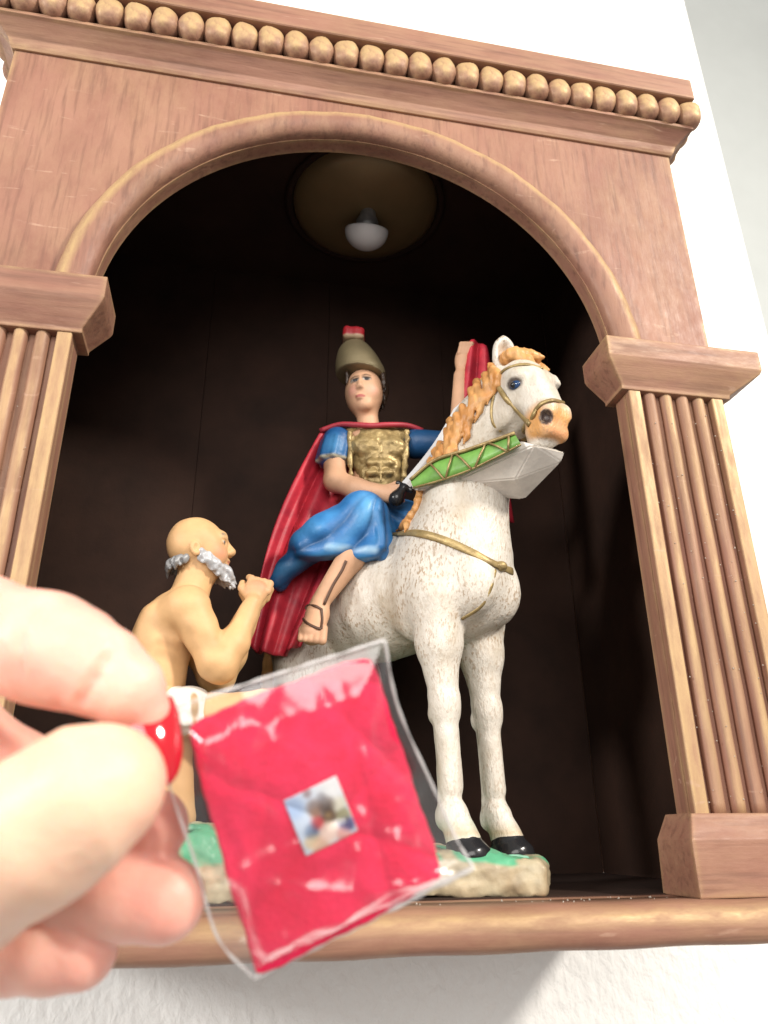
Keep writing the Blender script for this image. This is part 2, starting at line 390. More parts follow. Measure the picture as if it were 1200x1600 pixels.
# shelf with its rounded nosing
prof = [(0.0, 2.26), (-1.55, 2.26), (-1.85, 2.22), (-2.08, 2.10), (-2.24, 1.92), (-2.33, 1.70), (-2.36, 1.45), (-2.33, 1.2), (-2.22, 1.02), (-2.05, 0.91), (-1.8, 0.86), (0.0, 0.86)]
XS = np.linspace(-20.3, 20.3, 80); V = [(x, y+0.02*math.sin(x*0.7)*(y < -1), z+0.02*math.sin(x*1.3)*(y < -1)) for x in XS for y, z in prof]; k = len(prof)
F = [(i*k+j, (i+1)*k+j, (i+1)*k+(j+1) % k, i*k+(j+1) % k) for i in range(79) for j in range(k)]+[tuple(range(k)), tuple(79*k+j for j in range(k))[::-1]]
gold_rub(sp('shelf_nosing', (V, F), M_TRIM), lambda P: 0.85*np.exp(-((P[:, 2]+OFF.z-1.85)/0.22)**2))
sp('shelf', box(-16.2, 16.2, 0.003, 17.0, 0.9, 2.258, 0.03), M_TRIM)
# cornice: cove, bead rail, beads, top slab
def cornice_run(name, secs, mat, bev):      # a front length and two side returns; secs = (overhang, z)
    sp(name, rings([(-18-o, 18+o, -o, -0.002, z) for o, z in secs], bev), mat)
    for s in (-1, 1): sp(name+'_return', rings([(*sorted((s*18.003, s*(18+o))), 0.0, 17.0, z) for o, z in secs], bev), mat)
cornice_run('cornice_cove', [(0.12, 41.0), (0.22, 41.15), (0.34, 41.5), (0.66, 41.85), (0.98, 42.15), (1.15, 42.22), (1.15, 42.42)], M_TRIM, 0.03)
cornice_run('bead_rail', [(0.7, 42.424), (0.7, 43.94)], M_FRONT, 0.02)
sp('top_slab', box(-19.2, 19.2, -1.78, 17.1, 43.945, 45.55, 0.14, 3), M_TRIM)
def bead_mesh(seed):
    bm = bmesh.new(); bmesh.ops.create_uvsphere(bm, u_segments=20, v_segments=12, radius=1.0)
    r = random.Random(seed)
    for v in bm.verts:
        p = v.co; q = [math.copysign(abs(c)**0.82, c) for c in p]
        w = 1+0.03*math.sin(p.x*5+seed)+0.03*math.sin(p.z*6+2*seed)
        v.co = Vector((q[0]*0.71, q[1]*0.66, q[2]*0.86))*w
    return bm_mesh('bead', bm, True)
beads = [bead_mesh(k) for k in range(5)]
for k, me in enumerate(beads):
    n = len(me.vertices); P = np.zeros(n*3); me.vertices.foreach_get('co', P); P = P.reshape(-1, 3)/U
    w = np.clip((-P[:, 1]-0.30+0.25*P[:, 2]+0.1*np.sin(P[:, 0]*6+k))/0.25, 0, 1); me.attributes.new('gold_rub', 'FLOAT', 'POINT').data.foreach_set('value', w.astype(np.float32))
def bead(x, y, i, rz=0):
    o = link('bead', beads[i % 5], M_GOLD, shrine); o.location = (Vector((x, y, 43.25))-OFF)*U; o.rotation_euler = (random.uniform(-.06, .06), random.uniform(-.05, .05), rz+random.uniform(-.08, .08))
i = 0
for k in range(29): bead(19.0-1.356*k, -1.08+random.uniform(-.03, .03), k)
for s in (-1, 1):
    for k in range(1, 14): bead(s*18.98, -1.08+1.356*k, k+s, math.pi/2)
# pilasters with reeds, capitals and bases
for s in (-1, 1):
    X = lambda a, b: sorted((s*a, s*b))
    a, b = X(12.74, 17.79)
    pil = sp('pilaster', box(a, b, -0.05, 0.84, 5.0, 24.8), M_PIL)
    def sub(name, geo, mat=M_PIL): return sp(name, geo, mat, pil)
    nz = 40
    for j, (x0, w) in enumerate([(13.05, .31), (13.95, .30), (14.83, .30), (15.71, .30), (16.59, .30), (17.48, .31)]):
        zs = np.linspace(5.02, 24.72, nz); pts = []; rad = []
        ends = (0, 5)
        for q, z in enumerate(zs):
            pts.append((s*(x0+0.006*math.sin(z*1.1+j)), -0.16, z)); rad.append(w*1.0*(1+0.02*math.sin(z*1.7+j*1.7)))
        if j in ends:
            c, d = X(x0-w, x0+w); gold_rub(sub('reed', box(c, d, -0.50, -0.052, 5.02, 24.72, 0.09, 3)), lambda P: np.clip((-(P[:, 1]+OFF.y)-0.44)/0.04, 0, 1)*0.7)
        else: gold_rub(sub('reed', tube(pts, rad, 14)), lambda P, s=s, x0=x0: np.clip((-(P[:, 1]+OFF.y)-0.36)/0.08, 0, 1)*np.clip(0.5+0.3*np.sin(P[:, 2]*0.3+x0*3), 0.2, 0.8))
    xi, xo = 11.54, 19.77; q = 11.54+19.77
    ca, cb = X(xi, xo); pa, pb = X(12.35, 18.15); ma, mb = X(11.62, 19.69)
    sp('capital', rings([(pa, pb, -0.56, 1.2, 24.15), (pa, pb, -0.60, 1.2, 24.35), (ma, mb, -1.16, 1.45, 25.42), (ca, cb, -1.24, 1.5, 25.62), (ca, cb, -1.24, 1.5, 26.68)], 0.05), M_TRIM)
    ba, bb = X(11.8, 19.5); ta, tb = X(12.25, 19.1)
    sp('pilaster_base', rings([(ba, bb, -1.5, 1.1, 2.264), (ba, bb, -1.5, 1.0, 4.2), (ta, tb, -1.0, 0.9, 5.12)], 0.06), M_TRIM)

# grit and paint crumbs caught on the reeds and along the shelf
gv, gf = [], []
for k in range(190):
    if k < 150: s = 1 if k % 4 else -1; p = np.array([s*random.uniform(12.8, 17.7), -0.44-random.uniform(0, .04), random.uniform(5.3, 24.5)])
    else: p = np.array([random.uniform(-10, 12), random.uniform(-1.2, 0.2), 2.275])
    r = random.uniform(0.018, 0.05); o = len(gv)
    gv += [p+r*np.array(q)*random.uniform(0.7, 1.3) for q in ((1, 0, -.5), (-1, .3, -.5), (0, -1, -.4), (0, 0.2, 1))]; gf += [(o, o+1, o+2), (o, o+3, o+1), (o+1, o+3, o+2), (o+2, o+3, o)]
gt = sp('plaster_grit', (gv, gf), simple('pale_grit', (0.62, 0.55, 0.47), 0.8)); gt['kind'] = 'stuff'

# ------------------------------------------------------------------ unlit lamp in the ceiling of the niche
lamp = thing('ceiling_lamp', 'unlit round brass lamp with white bulb on the dark ceiling of the niche', 'lamp', (1.3, 8.2, 42.4))
def lathe(prof, n=40):
    V, F = [], []; k = len(prof)
    for i in range(n):
        a = 2*math.pi*i/n
        for r, z in prof: V.append((r*math.cos(a), r*math.sin(a), z))
    for i in range(n):
        for j in range(k-1): F.append((i*k+j, i*k+j+1, ((i+1) % n)*k+j+1, ((i+1) % n)*k+j))
    return V, F
M_LAMP = simple('brass_lamp', (0.27, 0.18, 0.085), 0.42, 0.35, 0.2, 30)
link('lamp_rim', mesh_from('lamp_rim', *lathe([(5.15, 0.0), (5.2, -0.25), (5.0, -0.32), (4.75, -0.2), (4.7, 0.0)])), M_INNER, lamp)
link('lamp_body', mesh_from('lamp_body', *lathe([(4.7, -0.05), (4.6, -0.4), (4.1, -0.8), (3.0, -1.2), (1.7, -1.4), (1.2, -1.45), (0.01, -1.45)])), M_LAMP, lamp)
bulb = link('bulb', mesh_from('bulb', *lathe([(0.01, 0.02), (1.15, 0.0), (1.38, -0.06)]+[(1.40*math.cos(a), -0.1-1.25*math.sin(a)) for a in np.linspace(0.05, math.pi/2-0.01, 10)])), M_BULB, lamp)
neck = link('bulb_neck', mesh_from('bulb_neck', *lathe([(0.60, 0.022), (0.72, 0.15), (0.70, 0.5), (0.5, 0.9), (0.48, 1.6)])), simple('grey_bulb_neck', (0.35, 0.34, 0.33), 0.3, 0.4, 0.4, 200), bulb)
bulb.location = (0.05*U, -0.25*U, -2.3*U); bulb.rotation_euler = (math.radians(26), 0, 0)

# ------------------------------------------------------------------ the horse: local x = forward, y = the horse's left, z = height above the shelf datum
WHITE, BISC, PINK = (0.61, 0.565, 0.495), (0.64, 0.33, 0.12), (0.72, 0.42, 0.30)
HRZ = math.radians(-52); HL = (5.73, 3.19, 0.0); HR = (HL, HRZ)
horse = thing('horse_figurine', 'white plaster horse with orange mane and gold bridle rearing its head under the soldier', 'horse figurine', HL, HRZ)
horse['label'] = 'speckled white plaster horse with orange mane and gold bridle, carrying the soldier'
HA = math.radians(-14); HP = np.array([2.5, 0.0, 25.1])
def hd(f, l, z): return HP+np.array([f*math.cos(HA)-l*math.sin(HA), f*math.sin(HA)+l*math.cos(HA), z])
HY = -14.0
body = [ell((-6, 0, 15.4), (5.6, 2.6, 3.0)), ell((-10.6, 0, 15.5), (2.9, 2.5, 3.0), k=0.8), ell((-1.2, 0, 15.7), (2.75, 2.25, 3.1), k=0.8),
        cap((-4.2, 0, 17.2), (-1.2, 0, 17.3), 1.5, 1.9, 0.8),
        cap((-0.9, 0, 17.2), (-0.25, 0, 20.2), 2.45, 1.98, 0.8), cap((-0.25, 0, 20.2), (1.0, 0, 23.2), 1.98, 1.5, 0.5), cap((1.0, 0, 23.2), (2.2, 0, 24.9), 1.5, 1.1, 0.5)]
for s in (-1, 1):
    body += [ell((-1.95, s*1.45, 15.2), (1.9, 1.25, 2.7), (0, 12, 0), k=0.5), ell((0.1, s*1.0, 14.9), (1.45, 1.12, 1.65), k=0.3)]
    # foreleg: broad forearm, knee, cannon, fetlock, pastern
    body += chain([((-1.15, s*1.62, 14.2), 1.36), ((-1.1, s*1.66, 12.2), 0.98), ((-1.0, s*1.64, 10.1), 0.66)], 0.45)
    body += [ell((-0.93, s*1.62, 9.45), (0.70, 0.66, 0.85), k=0.4), cap((-0.92, s*1.62, 9.0), (-0.80, s*1.6, 6.2), 0.54, 0.49, 0.2), cap((-1.25, s*1.6, 8.6), (-1.15, s*1.6, 5.9), 0.26, 0.28, 0.15), ell((-1.45, s*1.6, 9.2), (0.3, 0.4, 0.4), k=0.2),
             ell((-0.82, s*1.6, 5.25), (0.62, 0.58, 0.62), k=0.4), ell((-1.25, s*1.6, 5.0), (0.3, 0.35, 0.4), k=0.3), cap((-0.75, s*1.6, 5.2), (-0.30, s*1.6, 4.2), 0.55, 0.70, 0.25)]
    # hind leg: thigh, stifle, hock, shank
    body += chain([((-10.6, s*1.3, 14.8), 1.9), ((-9.6, s*1.75, 12.2), 1.45), ((-10.9, s*1.65, 9.6), 0.85), ((-11.5, s*1.6, 8.6), 0.78)], 0.6)
    body += [ell((-11.75, s*1.6, 8.9), (0.5, 0.5, 0.7), k=0.3), cap((-11.45, s*1.6, 8.4), (-11.0, s*1.6, 5.5), 0.62, 0.54, 0.3), ell((-11.0, s*1.6, 5.4), (0.62, 0.6, 0.62), k=0.3), cap((-11, s*1.6, 5.3), (-10.6, s*1.6, 4.45), 0.54, 0.64, 0.25)]
head = [ell(hd(0.75, 0, -0.75), (1.45, 1.15, 1.35), (0, 35, HY)), ell(hd(0.30, 0, -2.15), (1.05, 0.98, 1.15), (0, 0, HY)), cap(hd(1.25, 0, -1.1), hd(2.1, 0, -3.1), 1.12, 0.86, 0.4), rbox(hd(2.0, 0.05, -1.75), (0.52, 0.62, 1.05), 0.2, (0, -20, HY), 0.35), rbox(hd(1.9, 0.75, -0.85), (0.42, 0.42, 0.34), 0.12, (0, -20, HY), 0.2),
        rbox(hd(2.25, 0, -3.45), (0.78, 0.84, 0.92), 0.42, (0, 12, HY), 0.22), ell(hd(1.75, 0, -4.25), (0.62, 0.58, 0.42), (0, 0, HY), 0.3), cap(hd(2.75, -.45, -3.1), hd(2.75, -.45, -3.3), 0.36, 0.36, 0.3), cap(hd(2.75, .45, -3.1), hd(2.75, .45, -3.3), 0.36, 0.36, 0.3)]
for s in (-1, 1):
    head += [ell(hd(1.40, s*0.95, -0.80), (0.66, 0.36, 0.36), (0, 25, HY), 0.3), cap(hd(0.9, s*0.86, -1.9), hd(1.8, s*0.72, -2.6), 0.28, 0.18, 0.3), ell(hd(0.25, s*0.85, -2.2), (0.8, 0.32, 0.85), (0, 0, HY), 0.3),
             ell(hd(2.86, s*0.62, -3.35), (0.01, 0.01, 0.01), None, 0.01, '-')]
er = (0, 8, -54+14)
def ear(c, rz):
    n = np.array([math.cos(math.radians(rz)), math.sin(math.radians(rz)), 0])
    return [ell(c, (0.36, 0.60, 1.08), (0, 6, rz), 0.25), cap(c+np.array([0, 0, 0.6]), c+np.array([0.05, 0, 1.12]), 0.28, 0.08, 0.3), ell(c+n*0.36+np.array([0, 0, 0.02]), (0.36, 0.40, 0.84), (0, 6, rz), 0.06, '-')]
ER, EL = hd(0.42, -0.52, 1.0), hd(0.15, 0.85, 0.95)
head += ear(ER, -48)+ear(EL, -10)
allbody = body+head
NS, ng = hit(allbody, 853, 651, HR, 0.0); allbody += [ell(NS, (0.25, 0.25, 0.30), None, 0.08, '-')]
NS2 = HP+(NS-HP-2*((NS-HP) @ np.array([-math.sin(HA), math.cos(HA), 0]))*np.array([-math.sin(HA), math.cos(HA), 0])); allbody += [ell(NS2, (0.25, 0.25, 0.30), None, 0.08, '-')]
def flank(P):                               # ribs, muscle furrows and tooling marks of the cast plaster
    r = 0.05*np.sin(P[:, 0]*5.2+P[:, 2]*0.8)*np.exp(-((P[:, 0]+5.4)/1.8)**2-((P[:, 2]-14.6)/1.6)**2)
    return r+0.05*(vnoise(P, 1.1, 2)-0.5)+0.035*(vnoise(P, 3.2, 3)-0.5)
reg = [(BISC, ell(hd(2.35, 0, -3.62), (1.05, 1.2, 1.12), (0, 25, HY)), 0.35), ((0.70, 0.34, 0.16), ell(hd(2.9, -.1, -4.1), (0.4, 0.8, 0.4)), 0.4), ((0.80, 0.76, 0.69), ell(hd(1.75, 0, -4.55), (0.8, 0.8, 0.42)), 0.25),
       ((0.05, 0.03, 0.025), ell(NS, (0.33, 0.33, 0.37)), 0.06), ((0.05, 0.03, 0.025), ell(NS2, (0.33, 0.33, 0.37)), 0.06),
       ((0.40, 0.29, 0.20), ell(ER+np.array([0.10, -0.11, -0.05]), (0.34, 0.33, 0.72), (0, 6, -48)), 0.22),
       ((0.10, 0.08, 0.07), ell(hit(allbody, 803, 600, HR, -0.05)[0], (0.42, 0.4, 0.30), (0, 10, HY)), 0.10), ((0.42, 0.62, 0.47), ell((-0.6, -1.62, 4.45), (0.9, 0.5, 0.55)), 0.7)]
for s in (-1, 1): reg.append(((0.50, 0.41, 0.29), ell((-0.4, s*1.6, 4.5), (1.0, 1.0, 0.28)), 0.5))
hb = sculpted('horse_body', allbody, 0.085, M_HORSE, horse, WHITE, reg, flank)
me = hb.data; P = np.zeros(len(me.vertices)*3); me.vertices.foreach_get('co', P); P = P.reshape(-1, 3)/U
spk = 1.0-0.5*np.clip((12.0-P[:, 2])/2.0, 0, 1); hdw = np.clip(1.4-np.linalg.norm(P-hd(1.3, 0, -1.6), axis=1)/2.4, 0, 1); spk *= 1-0.75*np.clip(hdw*2, 0, 1)
me.attributes.new('speck', 'FLOAT', 'POINT').data.foreach_set('value', spk.astype(np.float32))
HOOF = M_BLACK
for x, s in ((-0.2, -1), (-0.2, 1), (-10.5, -1), (-10.5, 1)):
    hp = [cap((x+0.12, s*1.6, 3.62), (x-0.06, s*1.6, 4.0), 0.92, 0.74, 0.1), rbox((x+0.1, s*1.6, 3.2), (1.6, 1.6, 0.42), 0.02, None, 0.06, '-'), cap((x+0.2, s*1.6, 3.4), (x+0.1, s*1.6, 3.62), 0.5, 0.5, 0.1, '-')]
    sculpted('hoof', hp, 0.06, HOOF, horse)
# eye
for s in (-1, 1):
    ec = hd(1.25, s*1.05, -1.12)
    if s < 0: ec, eg = hit(allbody, 803, 602, HR, -0.12)
    V, Q = sculpt([ell(ec, (0.34, 0.21, 0.25), (0, 10, HY+8*s))], 0.03)
    eye = link('eye', mesh_from('eye', V, Q), simple('dark_blue_eye', (0.02, 0.065, 0.18), 0.12, 0, 0.75, 300, spec=0.6), horse)
    if s < 0:
        V, Q = sculpt([ell(ec+eg*0.16, (0.15, 0.15, 0.15))], 0.02); link('pupil', mesh_from('pupil', V, Q), M_BLACK, eye)
# mane and forelock: overlapping wavy locks
def lock(a, d, L, r, curl, k=0.10, n=5):
    a, d = np.array(a, float), np.array(d, float); P = []
    side = np.cross(d, (0, 0, 1)); side /= np.linalg.norm(side)+1e-9
    for i in range(n+1):
        t = i/n; P.append((a+d*L*t+side*curl*math.sin(t*4.2)+np.array([0, 0, -0.25*t*t*L*0.3]), r*(1-0.72*t*t)))
    return [cap(p, q, rp, rq, k) for (p, rp), (q, rq) in zip(P, P[1:])]
crest = spline([(2.0, 0, 26.0), (0.75, 0, 25.1), (-0.4, 0, 23.7), (-1.4, 0, 22.3), (-2.3, 0, 20.8), (-3.0, 0, 19.2)], 15)
mane = []
mr = random.Random(5)
for i, c in enumerate(crest):
    mane += [ell(c+np.array([0.15, 0, -0.1]), (0.5, 0.55, 0.5), k=0.2)]
mpix = [(774, 566), (762, 582), (750, 598), (741, 612), (732, 628), (723, 642), (714, 656), (706, 670), (697, 684), (688, 698), (678, 712), (668, 728), (656, 744), (648, 772), (638, 788), (630, 800)]
for i, (px, py) in enumerate(mpix):
    wv = mr.uniform(-6, 6)
    for row in range(2):
        x0, y0 = px-6+7*row+mr.uniform(-4, 4), py+4+8*row+mr.uniform(-5, 5); ln = (0.6 if py > 770 else 0.5 if py > 690 else 1.0)*mr.uniform(0.75, 1.2)*(1-0.15*row)
        path = [(x0, y0), (x0+4*ln, y0+13*ln), (x0+1*ln+0.9*wv, y0+31*ln), (x0-9*ln+1.2*wv, y0+52*ln)]
        P = [hit(allbody, a, b, HR, 0.10-0.02*row)[0] for a, b in path]; P = [p for p in P]
        mane += [cap(a, b, ra, rb, 0.07) for (a, ra), (b, rb) in zip(zip(P, (0.22, 0.25, 0.19)), zip(P[1:], (0.25, 0.19, 0.06))) if np.linalg.norm(a-b) < 1.6]
ORANGE = (0.58, 0.24, 0.065)
def manecol(V):
    n = vnoise(V*np.array([1, 1, 0.5]), 2.6, 7)[:, None]; dk = np.clip(vnoise(V*np.array([1.3, 1.3, 0.35]), 5.0, 19)[:, None]*2-0.9, 0, 1)*0.6; return (1-dk*0.6)*( np.array(ORANGE)*(1-n*0.6)+np.array((0.72, 0.46, 0.20))*n*0.6)
def tufts(P): return 0.10*(vnoise(P*np.array([1.6, 1.6, 0.6]), 2.4, 9)-0.5)+0.16*np.abs(vnoise(P*np.array([2.2, 2.2, 0.6]), 3.4, 10)-0.5)
V, Q = sculpt(mane, 0.07, tufts); link('mane', mesh_from('mane', V, Q, True, manecol(V)), M_PAINT, horse)
fl = []
fr2 = random.Random(3)
for k in range(9):
    a = k/8; st = hd(0.15+0.5*math.sin(a*3), -0.45+1.35*a, 0.75+0.25*math.sin(a*2.6))
    fl += lock(st, np.array([0.85, -0.15+0.3*a, 0.15-0.55*a]), 1.15+0.35*math.sin(k*2.1), 0.40, 0.28*math.sin(k*1.9), 0.07)
for k in range(4): fl += lock(hd(1.0, -0.3+0.4*k, 0.95-0.1*k), np.array([0.7, 0.2, -0.9]), 0.95, 0.34, 0.25*math.sin(k*2.3), 0.07)
V, Q = sculpt(fl, 0.055, tufts); link('forelock', mesh_from('forelock', V, Q, True, manecol(V)), M_PAINT, horse)
tail = []
for k in range(5): tail += lock((-13.2, -0.3+0.15*k, 16.5-0.1*k), (-0.22, 0.03*k, -1), 6+0.5*k, 0.6, 0.3*math.sin(k), 0.2, 8)
V, Q = sculpt(tail, 0.11); link('tail', mesh_from('tail', V, Q, True, manecol(V)), M_PAINT, horse)
# bridle
bridle = [strap(allbody, p, HR, r, f, 26, 0.03) for p, r, f in (
    ([(778, 592), (773, 612), (768, 640), (771, 662), (783, 674)], 0.075, 0.6),
    ([(776, 588), (795, 575), (820, 570), (848, 576)], 0.10, 0.6),
    ([(776, 600), (790, 622), (808, 642), (828, 664)], 0.13, 0.5),
    ([(820, 676), (832, 652), (838, 640), (848, 630), (864, 626), (880, 630)], 0.11, 0.6),
    ([(826, 660), (820, 672), (818, 690)], 0.17, 0.5))]
link('bridle', mesh_from('bridle', *join(bridle)), M_BRASS, horse)
girth = [strap(allbody, [(612, 832), (650, 833), (690, 843), (735, 862), (770, 880), (800, 893)], HR, 0.19, 0.35, 40, 0.03), strap(allbody, [(775, 890), (768, 918), (752, 948), (722, 968)], HR, 0.10, 0.4, 24, -0.02)]
p, g = hit(allbody, 782, 885, HR, 0.02); V2, Q2 = sculpt([ell(p, (0.30, 0.30, 0.24))], 0.06)
girth.append((V2, [tuple(q) for q in Q2]))
link('breast_strap', mesh_from('breast_strap', *join(girth)), M_BRASS, horse)
# plaster web left between neck and reins, and the painted green rein on it
def hull(P):
    bm = bmesh.new(); [bm.verts.new(p) for p in P]; r = bmesh.ops.convex_hull(bm, input=bm.verts[:])
    bmesh.ops.delete(bm, geom=[g for g in r['geom_interior']+r['geom_unused'] if isinstance(g, bmesh.types.BMVert)], context='VERTS')
    bmesh.ops.bevel(bm, geom=bm.edges[:], offset=0.07, segments=2, affect='EDGES'); return bm
def hz(px, py, lat):                        # where a pixel's ray crosses the horse's own upright plane at lateral offset lat
    d = ray(px, py); Lv = np.array([-math.sin(HRZ), math.cos(HRZ), 0]); Fv = np.array([math.cos(HRZ), math.sin(HRZ), 0])
    o = np.array(HL)+Lv*lat; t = ((o-CAM) @ Lv)/(d @ Lv); p = CAM+t*d-o; return np.array([p @ Fv, lat, (CAM+t*d)[2]])
web = [hz(640, 755, -2.2), hz(644, 766, -2.1), hz(808, 688, -1.55), hz(835, 695, -1.35), hz(884, 706, 0.1), hz(878, 722, 0.3), hz(820, 781, 0.9), hz(806, 748, -0.6), hz(700, 757, -2.0), np.array([2.2, 1.2, 20.6]), np.array([-1.6, 0.5, 21.0])]
wb = hull(web); me = bm_mesh('rein_web', wb)
me.color_attributes.new('paint', 'FLOAT_COLOR', 'POINT').data.foreach_set('color', np.tile(np.array([0.78, 0.73, 0.66, 1], np.float32), len(me.vertices)))
link('rein_web', me, M_PAINT, horse)
def ribbon(topc, botc, n, lift):
    A, B = spline(topc, n), spline(botc, n); V = []
    out = np.array([0.50, -0.80, -0.1]); out /= np.linalg.norm(out)
    for a, b in zip(A, B):
        for t in (0, 0.33, 0.66, 1): V.append(a*(1-t)+b*t+out*(lift+0.06*math.sin(math.pi*t)))
    V2 = [v-out*0.14 for v in V]; m = len(V); F = []
    for i in range(n-1):
        for j in range(3): F.append((i*4+j, i*4+j+1, i*4+j+5, i*4+j+4)); F.append((m+i*4+j+4, m+i*4+j+5, m+i*4+j+1, m+i*4+j))
        F.append((i*4, i*4+4, m+i*4+4, m+i*4)); F.append((i*4+3, m+i*4+3, m+i*4+7, i*4+7))
    return V+V2, F
rt = [hz(642, 752, -2.35), hz(680, 722, -2.25), hz(730, 706, -2.1), hz(770, 692, -1.9), hz(804, 680, -1.7)]
rb = [hz(646, 764, -2.3), hz(690, 752, -2.25), hz(735, 736, -2.1), hz(780, 714, -1.9), hz(814, 697, -1.7)]
rein = link('rein', mesh_from('rein', *ribbon(rt, rb, 24, 0.15)), simple('leaf_green_paint', (0.20, 0.44, 0.09), 0.42, 0, 0.45, 90, 0.0004, 200), horse)
out = np.array([0.50, -0.80, -0.1])*0.26
trim = [tube(spline(rt, 26)+out, 0.085, 8), tube(spline(rb, 26)+out*0.8, 0.045, 8)]
A, B = spline(rt, 60), spline(rb, 60)
for i0, i1 in ((55, 50), (41, 49), (40, 32), (24, 30), (23, 17), (12, 16)):
    trim.append(tube([A[i0]+out, (A[i0]+B[i1])/2+out*1.45, B[i1]+out], 0.055, 6))
link('rein_trim', mesh_from('rein_trim', *join(trim)), M_BRASS, rein)

# ------------------------------------------------------------------ the rider: local x = right in the picture, y = away, z = height
RRZ = math.radians(-9.9); RL = (1.54, 8.54, 0.0); RR = (RL, RRZ)
FLESH, BLUE, NAVY, RED = (0.62, 0.36, 0.22), (0.030, 0.165, 0.42), (0.012, 0.065, 0.17), (0.58, 0.035, 0.055)
rider = thing('rider_figurine', 'young soldier in gold breastplate, blue tunic and red cape seated on the white horse', 'soldier figurine', RL, RRZ)
face = [ell((-0.25, 0.05, 28.3), (1.12, 1.25, 1.5)), ell((-0.2, -0.35, 27.65), (0.76, 0.80, 1.04), k=0.4), ell((-0.17, -0.85, 26.98), (0.34, 0.3, 0.3), k=0.3), cap((-0.5, -1.12, 28.5), (-0.47, -1.34, 27.98), 0.09, 0.14, 0.15), cap((-0.55, -1.26, 27.9), (-0.39, -1.26, 27.9), 0.12, 0.12, 0.1),
        ell((-0.44, -1.08, 27.42), (0.30, 0.16, 0.10), k=0.08), ell((-0.43, -1.06, 27.28), (0.24, 0.16, 0.09), k=0.08), ell((-0.2, -0.75, 27.9), (0.78, 0.42, 0.5), k=0.3),
        ell((-0.80, -1.22, 28.45), (0.20, 0.16, 0.12), k=0.1, op='-'), ell((-0.10, -1.24, 28.52), (0.20, 0.16, 0.12), k=0.1, op='-'),
        cap((0.1, 0.15, 25.2), (-0.1, 0.1, 27.2), 0.66, 0.60, 0.3), ell((0.2, 0.1, 25.3), (1.5, 0.8, 0.5), k=0.4)]
face += [ell((-0.80, -1.0, 28.45), (0.17, 0.17, 0.11), k=0.05), ell((-0.10, -1.02, 28.52), (0.17, 0.17, 0.11), k=0.05)]
rarm = [cap((-1.95, -0.1, 24.6), (-1.8, -0.65, 22.3), 0.66, 0.60, 0.3), cap((-1.8, -0.65, 22.3), (-0.6, -1.3, 21.5), 0.62, 0.55, 0.3), cap((-0.6, -1.3, 21.5), (0.75, -1.85, 21.05), 0.55, 0.40, 0.3), ell((1.15, -1.95, 20.9), (0.52, 0.42, 0.50), (0, 15, 0), 0.25)]
for k in range(4):
    z = 21.2-0.22*k; rarm += chain([((1.2, -2.2, z), 0.13), ((1.62, -2.42, z-0.04), 0.135), ((1.78, -2.15, z-0.1), 0.12), ((1.6, -1.95, z-0.1), 0.11)], 0.05)
rarm += chain([((1.0, -2.0, 21.25), 0.17), ((1.45, -2.15, 21.4), 0.15), ((1.75, -2.2, 21.3), 0.13)], 0.08)
larm = [cap((3.0, 0.4, 25.2), (4.6, 0.5, 25.2), 0.62, 0.55, 0.3), cap((4.6, 0.5, 25.2), (5.25, 0.5, 26.0), 0.55, 0.52, 0.3), cap((5.25, 0.5, 26.0), (5.55, 0.5, 29.8), 0.55, 0.42, 0.3), ell((5.75, 0.5, 30.9), (0.5, 0.45, 0.95), (0, 6, 0), 0.3)]
for k in range(4): larm += chain([((5.5+0.2*k, 0.15, 31.2), 0.14), ((5.65+0.2*k, -0.02, 31.75), 0.14), ((5.95+0.15*k, 0.2, 31.85), 0.12), ((6.05+.1*k, 0.45, 31.5), 0.11)], 0.06)
rleg = [cap((-0.6, -2.6, 18.2), (-0.85, -3.0, 17.0), 0.62, 0.62, 0.3), cap((-0.85, -3.0, 17.0), (-2.3, -2.95, 14.8), 0.68, 0.45, 0.3), ell((-2.42, -2.9, 14.25), (0.52, 0.5, 0.55), k=0.3), cap((-2.45, -2.95, 14.1), (-2.62, -3.35, 13.2), 0.52, 0.62, 0.3), ell((-2.45, -2.6, 14.0), (0.4, 0.4, 0.4), k=0.2)]
for k in range(5): x = -3.10+0.25*k; rleg.append(cap((x, -3.45-0.06*min(k, 3), 13.3), (x-0.03, -3.7-0.05*min(k, 3), 12.80-0.03*k), 0.17+0.012*k, 0.15+0.018*k, 0.05))
lleg = [cap((2.3, 0.3, 19.0), (4.4, 1.5, 17.2), 1.2, 0.8, 0.3), cap((4.4, 1.5, 17.2), (4.0, 2.2, 13.5), 0.7, 0.42, 0.3), cap((4.0, 2.2, 13.5), (4.6, 1.8, 13.0), 0.42, 0.4, 0.3)]
trunk = [ell((0.5, 0.3, 22.5), (1.4, 0.9, 2.6))]
rbody = face+rarm+larm+rleg+lleg+trunk
reg = [((0.30, 0.10, 0.07), ell((-0.44, -1.16, 27.36), (0.27, 0.14, 0.10)), 0.08), ((0.74, 0.36, 0.26), ell((-0.9, -0.95, 27.85), (0.34, 0.3, 0.3)), 0.4), ((0.74, 0.36, 0.26), ell((0.15, -0.98, 27.85), (0.34, 0.3, 0.3)), 0.4)]
